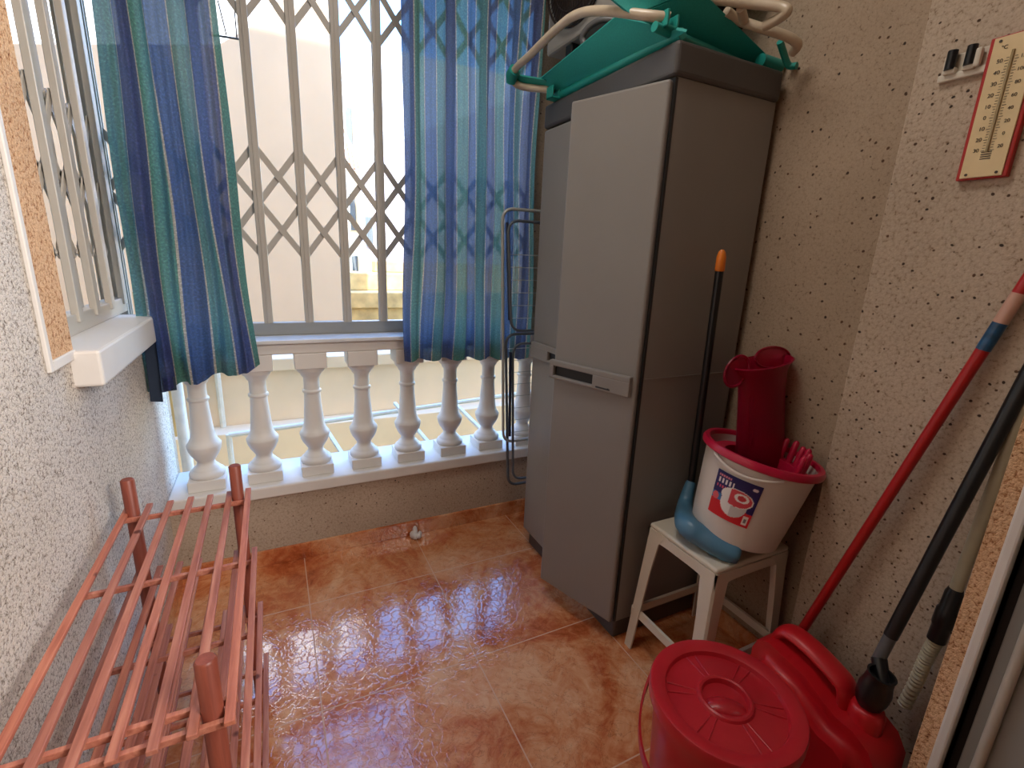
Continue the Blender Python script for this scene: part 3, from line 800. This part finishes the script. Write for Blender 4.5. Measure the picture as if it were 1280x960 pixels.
# ------------------------------------------------------------------ mop, poles and hose leaning on the right wall
e1 = at(1285, 350, 0, 1.252); e0 = at(1003, 787, 0, 1.215)
d_ = (e1-e0).normalized(); foot = e0-d_*((e0.z-.055)/d_.z)
mp_ = thing('mop', (foot.x, foot.y, 0), 'string mop with a red steel stick and blue sticker leaning against the right wall', 'mop')
b = bm_(); tube(b, [foot, e0+d_*1.32], .0115, 16); obj('stick', b, 'red_pole', mp_, True)
la, lb_ = at(1228, 437, 0, 1.246), at(1248, 403, 0, 1.247); lc_ = at(1272, 366, 0, 1.25)
def on(p): return e0+d_*((p-e0).dot(d_))
b = bm_(); tube(b, [on(la), on(lb_)], .0121, 16); obj('sticker', b, 'blue_lab', mp_, True)['label'] = 'blue sticker on the stick'
b = bm_(); tube(b, [on(lb_), on(lc_)], .0121, 16); obj('sticker', b, 'beige_lab', mp_, True)['label'] = 'pale sticker on the stick'
b = bm_(); lathe(b, [(0, 0), (.034, 0), (.036, .02), (.024, .045), (.014, .055), (.014, .08), (0, .08)], 0, 0, 24, Matrix.Translation((foot.x, foot.y, .045))); obj('socket', b, 'rim', mp_, True)
b = bm_(); r_ = random.Random(5)
for k in range(110):
    a = r_.uniform(0, 2*PI); L_ = r_.uniform(.05, .08); c, s = math.cos(a), math.sin(a)
    def cl(p):
        return Vector((min(p[0], XP-.006 if p[1] < .69 else XR-.014), max(p[1], .636), max(p[2], .004)))
    pts = [cl((foot.x+.02*c, foot.y+.02*s, .055)), cl((foot.x+.05*c, foot.y+.05*s, .05+r_.uniform(-.01, .03))), cl((foot.x+L_*c, foot.y+L_*s, .010)), cl((foot.x+(L_+.015)*c+r_.uniform(-.01, .01), foot.y+(L_+.015)*s, .005))]
    tube(b, smooth_path(pts, 3), .0026, 5)
mo = obj('strings', b, plain('blue_white_mop_cotton', (176, 180, 186), .9, var=.3, scale=90), mp_); mo['kind'] = 'stuff'

# black pole ending in a socket on the jerrycan
g1 = at(1285, 470, 0, 1.250); g0 = at(1096, 828, 0, 1.135)
d2 = (g1-g0).normalized()
bp_ = thing('vacuum_pole', g0, 'black pole with a grey lower end and a wide black socket, standing on the jerrycan', 'pole')
gm = at(1112, 798, 0, 1.135); gm = g0+d2*((gm-g0).dot(d2))
b = bm_(); tube(b, [gm, g0+d2*1.25], .0135, 18); obj('tube', b, 'black', bp_, True)
b = bm_(); tube(b, [g0, gm+d2*.002], .0122, 18); obj('lower_tube', b, 'grey_tube', bp_, True)
sc = at(1085, 855, 0, 1.185)
SM = Matrix.Translation((1.105, .396, .291)) @ Matrix.Rotation(math.radians(6), 4, 'X')
b = bm_(); lathe(b, [(0, .016), (.020, .014), (.026, .022), (.030, .040), (.031, .062), (.027, .080), (.025, .100), (.027, .104), (.0225, .104), (.0215, .088), (0, .086)], 0, 0, 32, SM); obj('socket', b, 'black', bp_, True)
b = bm_(); tube(b, [SM @ Vector((.012, -.004, .075)), g0+d2*.012], .015, 16); obj('elbow', b, 'black', bp_, True)

# cream hose tube
w1 = at(1283, 500, 0, 1.252); w0 = at(1193, 742, 0, 1.240); d3 = (w1-w0).normalized()
ht = thing('hose_pole', at(1125, 885, 0, 1.24), 'cream pole with a black coupler and a ribbed hose end beside the door jamb', 'hose')
b = bm_(); tube(b, [w0, w0+d3*1.0], .0115, 16); obj('tube', b, 'white_tube', ht, True)
c0 = at(1170, 800, 0, 1.236)
b = bm_(); cp = [w0+d3*.012, w0, w0.lerp(c0, .3), w0.lerp(c0, .35), w0.lerp(c0, .65), w0.lerp(c0, .7), c0]
tube(b, cp, [.0125, .016, .016, .019, .019, .0165, .0165], 18); obj('coupler', b, 'black', ht, True)
hp_ = smooth_path([c0, at(1158, 822, 0, 1.236), at(1146, 850, 0, 1.238), at(1130, 882, 0, 1.240)], 24)
b = bm_(); tube(b, hp_, [.0128+.0014*math.sin(i*1.9) for i in range(len(hp_))], 14); obj('ribbed_hose', b, 'white_tube', ht, True)

# ------------------------------------------------------------------ thermometer and clip rail on the right wall
X = XP
th = thing('thermometer', (X, .505, 1.405), 'tall cream and red wall thermometer on the right wall', 'thermometer')
b = bm_(); box(b, X-.014, X, .470, .548, 1.405, 1.655, .002); obj('backing', b, 'ther_red', th)
b = bm_(); box(b, X-.0175, X-.0135, .4765, .541, 1.408, 1.652, .001); obj('scale_plate', b, 'ther', th)
xf = X-.0178
b = bm_(); tube(b, [(xf-.001, .508, 1.452), (xf-.001, .508, 1.625)], .0024, 10); obj('glass_tube', b, 'glass_tube', th, True)
b = bm_()
for k in range(4): box(b, xf-.0006, xf, .500, .516, 1.440+.004*k, 1.4415+.004*k)
for k in range(34):
    z = 1.455+.0048*k; box(b, xf-.0006, xf, .512, .516 if k % 4 else .518, z, z+.0008); box(b, xf-.0006, xf, .500 if k % 4 else .498, .504, z, z+.0008)
obj('graduations', b, 'tick', th)
for (yy, zz) in ((.485, 1.414), (.531, 1.414), (.485, 1.645), (.531, 1.645)):
    b = bm_(); lathe(b, [(0, 0), (.0025, 0), (.0025, .001), (0, .001)], 0, 0, 12, Matrix.Translation((xf, yy, zz)) @ Matrix.Rotation(-PI/2, 4, 'Y')); obj('screw', b, 'tick', th)
def text(s, y, z, size, parent, mat='tick'):
    cu = bpy.data.curves.new('numeral', 'FONT'); cu.body = s; cu.size = size; cu.align_x = 'CENTER'; cu.extrude = .0003
    o = bpy.data.objects.new('numeral', cu); dg = bpy.context.evaluated_depsgraph_get()
    COL.objects.link(o); bpy.context.view_layer.update(); dg.update()
    me = bpy.data.meshes.new_from_object(o.evaluated_get(dg)); bpy.data.objects.remove(o)
    # faces -X: local x -> -Y, local y -> Z
    mt = Matrix.Translation((xf-.0004, y, z)) @ Matrix(((0, 0, -1, 0), (-1, 0, 0, 0), (0, 1, 0, 0), (0, 0, 0, 1)))
    me.transform(mt); me.materials.append(M[mat])
    o = bpy.data.objects.new('numeral', me); COL.objects.link(o); o.parent = parent
    o.matrix_parent_inverse = Matrix.Translation(-Vector(WORLD[parent.name])); return o
for k, s in enumerate(('30', '20', '10', '0', '10', '20', '30', '40', '50')): text(s, .525, 1.454+.0192*k, .0095, th)
for k, s in enumerate(('20', '0', '20', '40', '60', '80', '100', '120')): text(s, .490, 1.458+.0215*k, .0085, th)
text('°C', .523, 1.630, .009, th); text('°F', .492, 1.630, .009, th)

cr_ = thing('clip_rail', (X, .6, 1.6), 'cream wall-mounted broom clip rail with two black clips, left of the thermometer', 'tool holder')
b = bm_(); box(b, X-.012, X, .545, .625, 1.600, 1.614, .003); box(b, X-.006, X, .545, .622, 1.606, 1.648, .002); obj('rail', b, 'stool', cr_)
for y in (.604, .573):
    b = bm_(); tube(b, [(X-.018, y, 1.618), (X-.018, y, 1.652)], .0085, 16); 
    k_ = obj('clip', b, 'black', cr_, True)
    b = bm_(); box(b, X-.020, X-.004, y-.010, y+.010, 1.610, 1.622, .003); obj('clip_foot', b, 'stool', k_)
b = bm_(); box(b, X-.022, X-.010, .555, .566, 1.612, 1.645, .004); obj('knob', b, 'stool', cr_)

# ------------------------------------------------------------------ shoe rack
sc_ = .862
RXL, RXR, RY0, RY1 = -.332, -.103, .632, 1.276
RTOP = .694; TZ = [.606, .434, .262, .088]
rk = thing('shoe_rack', ((RXL+RXR)/2, (RY0+RY1)/2, 0), 'reddish wooden four-tier slatted shoe rack along the left wall', 'shoe rack')
for x in (RXL+.004, RXR-.012):
    for y in (RY0 if x > -.2 else RY0-.035, RY1):
        b = bm_(); lathe(b, [(0, 0), (.0135, 0), (.0135, RTOP-.003), (.011, RTOP), (0, RTOP)], x, y, 24); obj('post', b, 'post', rk, True)
r_ = random.Random(9)
for ti, z in enumerate(TZ):
    for y in (RY1-.0, (RY0+RY1)/2+.03, RY0-.0):
        b = bm_(); box(b, RXL-.016, RXR+.016, y-.004+(.018 if y == RY0 else -.018 if y == RY1 else 0), y+.004+(.018 if y == RY0 else -.018 if y == RY1 else 0), z-.011, z-.0005, .001); obj('crossbar', b, 'wood', rk)
        if y == RY0:
            b = bm_(); box(b, RXL-.016, RXR+.016, y-.004-(.018 if y == RY0 else -.018), y+.004-(.018 if y == RY0 else -.018), z-.011, z-.0005, .001) if ti == 0 else box(b, RXL-.016, RXR+.016, y-.004-(.018 if y == RY0 else -.018), y+.004-(.018 if y == RY0 else -.018), z-.011, z-.0005, .001); obj('crossbar', b, 'wood', rk)
    for k in range(7):
        x = RXL-.010+(RXR-RXL+.020)*k/6
        j = r_.uniform(-.003, .003)
        b = bm_(); box(b, x-.0065, x+.0065, RY0-.035+j, RY1+.030+j, z, z+.0075, .0012); obj('slat', b, 'wood', rk)

# ------------------------------------------------------------------ folded drying rack (clothes airer)
YA = 1.745
da = thing('drying_rack', (1.05, YA, 0), 'folded wire clothes airer standing between the curtain and the grey cabinet', 'drying rack')
def wp(l, y): return [at(px, py, 1, y) for px, py in l]
def loop(pts, y, r, mat, name, xr=1.20, rad=.05):
    P = wp(pts, y); 
    P = [Vector((xr, y, P[0].z))]+P+[Vector((xr, y, P[-1].z))]
    b = bm_(); tube(b, round_path(P, rad, 7), r, 10); return obj(name, b, mat, da, True)
loop([(628, 260), (629, 553)], 1.75, .0062, 'wire', 'wing_frame')
loop([(635, 275), (639, 414)], 1.735, .0055, 'wire_dark', 'inner_frame')
loop([(632, 418), (635, 607)], 1.760, .0062, 'wire_dark', 'lower_frame')
loop([(641, 430), (641, 600)], 1.722, .0055, 'wire_dark', 'lower_frame')
b = bm_(); P = wp([(634, 278), (637, 400)], 1.742); tube(b, P, .006, 10); obj('stay', b, 'wire_blue', da, True)
b = bm_(); P = wp([(638, 440), (637, 545)], 1.715); tube(b, P, .006, 10); obj('stay', b, 'wire_blue', da, True)
for py in list(range(318, 410, 16)):
    p = at(638, py, 1, 1.735); b = bm_(); tube(b, [p, Vector((1.20, 1.735, p.z))], .0013, 6); obj('wire', b, 'wire', da, True)
for py in list(range(436, 545, 15)):
    p = at(635, py, 1, 1.722); b = bm_(); tube(b, [p, Vector((1.20, 1.722, p.z))], .0013, 6); obj('wire', b, 'wire', da, True)
b = bm_(); P = round_path([(1.00, 1.745, .008), (1.00, 1.745, 1.0), (1.22, 1.745, 1.0), (1.22, 1.745, .008)], .05); tube(b, P, .007, 10); obj('leg_frame', b, 'wire', da, True)

# ------------------------------------------------------------------ crumpled tissue
c = at(520, 672, 2, 0)
b = bm_(); r_ = random.Random(2)
for (ox, oy, sx_, sy_, sz_, rz) in ((-.010, -.004, .016, .024, .018, .35), (.014, -.006, .010, .022, .015, -.45), (.0, .016, .010, .012, .026, .1)):
    bmesh.ops.create_icosphere(b, subdivisions=3, radius=1, matrix=Matrix.Translation((c.x+ox, c.y+oy, sz_*.92)) @ Matrix.Rotation(rz, 4, 'Z') @ Matrix.Diagonal((sx_, sy_, sz_, 1)))
for v in b.verts:
    v.co += Vector((r_.uniform(-1, 1), r_.uniform(-1, 1), r_.uniform(-1, 1)))*.0012; v.co.z = max(v.co.z, .0005)
tag(obj('crumpled_tissue', b, 'paper', smooth=True, ang=180), 'small crumpled white tissue on the floor by the skirting', 'tissue')

# ------------------------------------------------------------------ air conditioner unit high in the far right corner
ac = thing('air_conditioner', (1.16, 1.5, 1.955), 'grey outdoor air conditioner unit with round brown fan guard, high behind the cabinet', 'air conditioner')
b = bm_(); box(b, 1.00, XR, 1.10, 1.822, 1.955, 2.50, .010); obj('casing', b, 'ac_body', ac)
FC = Vector((1.0, 1.615, 2.185))
b = bm_(); lathe(b, [(.0, .0), (.195, .0), (.195, .004), (0, .004)], 0, 0, 48, Matrix.Translation(FC) @ Matrix.Rotation(-PI/2, 4, 'Y')); obj('fan_opening', b, 'ac_dark', ac, True)
b = bm_()
for r in (.195, .15, .105, .06):
    tube(b, [FC+Vector((-.016, r*math.cos(2*PI*k/48), r*math.sin(2*PI*k/48))) for k in range(48)], .0022 if r < .19 else .0045, 6, closed=True)
for k in range(60):
    a = 2*PI*k/60; tube(b, [FC+Vector((-.018, .03*math.cos(a), .03*math.sin(a))), FC+Vector((-.014, .195*math.cos(a), .195*math.sin(a)))], .0014, 5)
obj('fan_guard', b, 'ac_dark', ac, True)
b = bm_(); box(b, 1.01, XR, 1.66, 1.70, 1.905, 1.955, .004); box(b, 1.01, XR, 1.20, 1.24, 1.905, 1.955, .004); obj('bracket', b, 'black', ac)

# ------------------------------------------------------------------ folded sun lounger on the cabinet
lg = thing('folding_lounger', (1.08, 1.3, 1.74), 'folded turquoise beach lounger with ivory tube frame lying on top of the cabinet', 'lounger')
tb = smooth_path([(.905, 1.045, 1.788), (.86, 1.085, 1.798), (.812, 1.20, 1.838), (.80, 1.30, 1.862), (.798, 1.40, 1.862), (.797, 1.55, 1.845), (.795, 1.66, 1.832), (.803, 1.695, 1.812), (.84, 1.69, 1.795), (.92, 1.60, 1.775)], 8)
b = bm_(); tube(b, tb, .0118, 16); obj('tube_frame', b, 'tube', lg, True)
b = bm_(); tube(b, [(.796, 1.665, 1.832), (.797, 1.69, 1.822), (.803, 1.705, 1.806)], [.020, .021, .018], 16)
sheet(b, [(.80, 1.70, 1.83), (.84, 1.72, 1.80), (.93, 1.60, 1.78), (.88, 1.60, 1.80)], .006, 5, 3); obj('foot_grip', b, 'turq', lg, True)
b = bm_(); sheet(b, [(.872, 1.625, 1.808), (.878, 1.225, 1.850), (.925, 1.005, 1.752), (.955, 1.60, 1.752)], .008, 14, 6, .006); obj('seat_sling', b, 'sling', lg, True)
b = bm_(); tube(b, [(.93, 1.62, 1.757), (.935, 1.03, 1.757)], .013, 14); obj('sling_tube', b, 'turq', lg, True)
# clamps
for (p, s_) in (((.905, 1.585, 1.752), .020), ((.905, 1.055, 1.775), .022)):
    b = bm_(); x, y, z = p; box(b, x-s_*.8, x+s_*.9, y-s_, y+s_, z-.012, z-.006, .002); box(b, x-s_*.8, x-s_*.5, y-s_, y+s_, z-.012, z+.026, .002); box(b, x+s_*.6, x+s_*.9, y-s_, y+s_, z-.008, z+.02, .002)
    obj('clamp', b, 'turq', lg)
# upper sling seen from beneath
A0, A1 = at(752, -46, 2, 1.93), at(884, -6, 2, 1.90)
q = [at(800, 26, 2, 1.795), at(942, 84, 2, 1.772), at(958, 68, 2, 1.782), at(884, -2, 2, 1.86)]
b = bm_(); sheet(b, [at(790, 20, 2, 1.80), at(938, 84, 2, 1.772), at(958, 68, 2, 1.784), at(874, -14, 2, 1.862)], .007, 10, 6, .004)
sheet(b, [at(790, 20, 2, 1.80), at(874, -14, 2, 1.862), at(868, -60, 2, 1.90), at(740, -20, 2, 1.875)], .007, 10, 6, .004)
obj('back_sling', b, 'sling', lg, True)
b = bm_(); tube(b, [at(818, 33, 2, 1.765), at(935, 84, 2, 1.763)], .011, 14); obj('sling_tube', b, 'turq', lg, True)
b = bm_(); tube(b, [at(950, 76, 2, 1.762), at(974, 84, 2, 1.760)], .018, 14); obj('sling_tube', b, 'turq', lg, True)
b = bm_(); tube(b, smooth_path([at(885, -2, 2, 1.86), at(935, 4, 2, 1.84), at(974, 8, 2, 1.82), at(984, 14, 2, 1.805), at(972, 24, 2, 1.80), at(955, 33, 2, 1.795)], 7), .0115, 14); obj('tube_frame', b, 'tube', lg, True)
b = bm_(); tube(b, smooth_path([at(908, 14, 2, 1.84), at(925, 26, 2, 1.83), at(955, 36, 2, 1.805), at(985, 46, 2, 1.788), at(997, 56, 2, 1.775), at(990, 66, 2, 1.765)], 7), .0115, 14); obj('tube_frame', b, 'tube', lg, True)
b = bm_(); tube(b, [at(926, 10, 2, 1.835), at(930, 26, 2, 1.825)], .011, 12); obj('strut', b, 'tube', lg, True)
b = bm_(); tube(b, smooth_path([at(975, 52, 2, 1.790), at(980, 68, 2, 1.770), at(986, 82, 2, 1.752), at(996, 82, 2, 1.748)], 5), .0085, 12); obj('hook', b, 'turq', lg, True)
b = bm_(); tube(b, [at(952, 88, 2, 1.749), at(985, 92, 2, 1.749)], .009, 12); obj('tube_frame', b, 'tube', lg, True)
b = bm_(); tube(b, smooth_path([(1.0, 1.30, 1.748), (.94, 1.36, 1.80), (.90, 1.42, 1.865), (.93, 1.36, 1.90), (1.02, 1.26, 1.86)], 6), .009, 12); obj('arm_tube', b, 'grey_tube', lg, True)

# ------------------------------------------------------------------ outside
tag(obj('neighbouring_terrace', box(bm_(), -6, 8, 2.12, 4.0, -.62, -.52), 'ochre'), kind='structure')
b = bm_(); box(b, -6, 8, 4.0, 4.2, -.62, .345); box(b, -6, 8, 3.97, 4.24, .30, .40, .01); box(b, -6, 8, 3.80, 4.0, -.62, -.10, .006)
tag(obj('parapet_wall', b, 'parapet'), 'low beige parapet wall outside beyond the balusters', 'wall')
tag(obj('ground', box(bm_(), -30, 40, 4.2, 60, -4.2, -4.0), 'ochre'), kind='structure')
# cream gable wall
b = bm_(); prism(b, [(-3.2, -4), (.955, -4), (.955, 5.2), (.62, 4.5), (.25, 3.82), (0, 3.60), (-.33, 3.36), (-3.2, 2.8)], 1, 7.0, 7.25)
tag(obj('cream_building', b, 'conc'), 'large blank cream building wall seen through the left half of the window grille', 'building')
b = bm_(); box(b, -6, .9, 9.0, 14, -4, 7.2); tag(obj('white_building', b, 'white_render'), 'bright white building showing above the cream gable at upper left', 'building')
# far white block with beige side
wb = thing('apartment_block', (4, 17, -4), 'tall white block with a beige side under the blue sky, right of the window gap', 'building')
obj('facade', box(bm_(), 2.36, 9, 14, 20, -4, 6.18), 'white_render', wb)
b = bm_(); prism(b, [(2.355, 13.98), (2.355, 19), (1.9, 19), (2.34, 13.98)][::1], 2, -4, 6.0); 
obj('side_wall', b, 'beige_render', wb)
for z in (3.9, 1.75, .1):
    b = bm_(); P = [Vector((2.30-.088*k, 14.5+1.0*k, 0)) for k in (0, 1)]
    bb = bm_(); box(bb, 2.12, 2.27, 14.7, 15.9, z, z+.95, .01); obj('window', bb, 'pane', wb)
bb = bm_(); box(bb, 2.02, 2.30, 14.6, 15.2, 3.30, 3.62, .03); obj('outdoor_unit', bb, 'white_render', wb)
bb = bm_(); tube(bb, [(2.03, 14.6, -4), (2.03, 14.6, 5.45)], .05, 10); obj('antenna_pole', bb, 'rod', wb, True)
b = bm_(); sheet(b, [(1.75, 13.6, 4.35), (2.15, 13.6, 3.55), (2.28, 12.8, 3.05), (1.75, 12.8, 3.1)], .04, 6, 2); tag(obj('awning', b, 'awning'), 'brown striped awning between the cream wall and the white block', 'awning')
b = bm_(); prism(b, [(2.02, -4), (8, -4), (8, 6.0), (3.1, 3.80), (2.02, 3.05)], 1, 12.0, 12.5)  # top slopes along the shadow edge; its lilac stands for facade shade
tag(obj('facade_shade_wall', b, 'shaded_facade_lilac'), 'lilac wall with sloping top, painted as the shaded part of the white block', 'building')
lbw = bpy.data.objects['facade_shade_wall']
for z in (1.35, .15):
    bb = bm_(); box(bb, 2.06, 2.22, 11.96, 12.0, z, z+.62, .01); 
    for k in range(4): box(bb, 2.07+.045*k, 2.078+.045*k, 11.94, 11.97, z, z+.62)
    box(bb, 2.05, 2.24, 11.93, 11.97, z-.04, z, .005); obj('window', bb, 'pane', lbw)
b = bm_(); box(b, 1.05, 6, 8.2, 10.5, -4, .48, .02); box(b, 1.25, 6, 9.6, 10.5, .48, .80, .02); box(b, 1.9, 6, 10.2, 10.5, .8, 1.02, .02); box(b, 1.05, 6, 8.15, 8.35, .30, .56, .02)
tag(obj('low_roof', b, 'ochre'), 'low ochre roof terraces at the foot of the far buildings', 'roof')
# white clothes-line frame outside
cf = thing('clothesline_frame', (.5, 2.8, -.52), 'white metal clothesline frame outside behind the balusters', 'clothesline')
b = bm_(); tube(b, [(-.30, 3.2, .10), (2.0, 3.2, .205)], .016, 8); obj('rail', b, 'rod', cf)
for x in (.20, .72, 1.12):
    b = bm_(); strip(b, (x-.01, 3.2, .20), (x+.16, 2.55, -.02), .022, .02, 0); obj('arm', b, 'rod', cf)
b = bm_(); tube(b, [(-.30, 3.2, .105), (-.30, 3.2, -.52)], .016, 8); obj('post', b, 'rod', cf)
b = bm_(); tube(b, [(2.0, 3.2, .205), (2.0, 3.2, -.52)], .016, 8); obj('post', b, 'rod', cf)
b = bm_(); tube(b, [(-.385, 2.34, -.52), (-.385, 2.34, 2.9)], .022, 12); tag(obj('drain_pipe', b, 'rod', smooth=True), 'white vertical drain pipe outside behind the leftmost baluster', 'pipe')
b = bm_(); box(b, -.80, -.62, 3.86, 3.92, -.52, .9); tag(obj('brick_pier', b, 'ochre'), 'small ochre brick pier outside between the two leftmost balusters', 'pier')
b = bm_(); tube(b, [(-.40, 3.97, -.5), (-.40, 3.97, .95)], .02, 8); tag(obj('white_post', b, 'rod'), 'white post outside left of the second baluster', 'post')
# neighbour block to the left, seen through the side grille
b = bm_(); box(b, -2.2, -1.9, 2.02, 3.3, -.52, 7.5); box(b, -6.6, -6.1, 3, 9, -4, 6.5); tag(obj('side_building', b, 'beige_render'), 'pale building glimpsed through the side grille at far left', 'building')
# overhead wires
cw_ = bm_()
tube(cw_, [at(262, 43, 1, 6.8), at(300, 49, 1, 6.8)], .012, 5)
tube(cw_, [at(272, 0, 1, 6.8), at(283, 44, 1, 6.8)], .008, 5); tube(cw_, [at(292, 0, 1, 6.8), at(296, 48, 1, 6.8)], .008, 5)
tag(obj('overhead_wires', cw_, 'black'), 'thin dark overhead wires outside at upper left', 'wires')
# our own building above the ceiling, unseen; made tall to shade the facades opposite
struct('wall_upper_shading', box(bm_(), -1.7, 1.7, -2.8, 2.14, ZC+.12, 10.2), 'white_plain')
b = bm_(); box(b, -9, -2.2, -5, 2.0, -4, 10.2); box(b, 1.76, 9, -5, 2.0, -4, 10.2); struct('wall_outer_shading', b, 'beige_render')  # unseen flanking masses, equally tall, added to widen that shade

# ------------------------------------------------------------------ light
w = bpy.data.worlds.new('world'); S.world = w; w.use_nodes = True; nt = w.node_tree
bg = nt.nodes['Background']; sky = nt.nodes.new('ShaderNodeTexSky')
sky.sky_type = 'NISHITA'; sky.sun_disc = False; sky.sun_elevation = math.radians(58); sky.sun_rotation = math.radians(200); sky.altitude = 50; sky.ozone_density = 2.0; sky.dust_density = .4
tint = nt.nodes.new('ShaderNodeMix'); tint.data_type = 'RGBA'; tint.blend_type = 'MULTIPLY'; tint.inputs[0].default_value = 1
hs = nt.nodes.new('ShaderNodeHueSaturation'); hs.inputs['Saturation'].default_value = 1.25; nt.links.new(sky.outputs[0], hs.inputs['Color'])
nt.links.new(hs.outputs[0], tint.inputs[6]); tint.inputs[7].default_value = (.94, .97, 1.0, 1)
nt.links.new(tint.outputs[2], bg.inputs[0]); bg.inputs[1].default_value = .66
sun = bpy.data.lights.new('sun', 'SUN'); sun.energy = 5.0; sun.angle = math.radians(.6); sun.color = (1, .95, .86)
so = bpy.data.objects.new('sun', sun); COL.objects.link(so)
so.rotation_euler = Vector((-.20, -.74, 1.0)).to_track_quat('Z', 'Y').to_euler()
def area(name, loc, direction, sx, sy, e, col):
    l = bpy.data.lights.new(name, 'AREA'); l.shape = 'RECTANGLE'; l.size = sx; l.size_y = sy; l.energy = e; l.color = col
    o = bpy.data.objects.new(name, l); COL.objects.link(o); o.location = loc
    o.rotation_euler = Vector(direction).to_track_quat('-Z', 'Y').to_euler(); return o
# unseen fill light added behind the camera, aimed at the left wall
area('room_fill', (.95, -.75, 1.95), (-1.0, .95, -.45), .9, .9, 5, (1, .92, .86)).data.spread = math.radians(75)
# unseen overhead fill light added to lift the balcony's right side
area('balcony_fill', (.35, .95, 2.53), (0, 0, -1), .5, .5, 3.0, (1, .93, .86))
S.view_settings.view_transform = 'Standard'; S.view_settings.look = 'None'; S.view_settings.exposure = 1.55; S.view_settings.gamma = 1
S.view_settings.use_curve_mapping = False
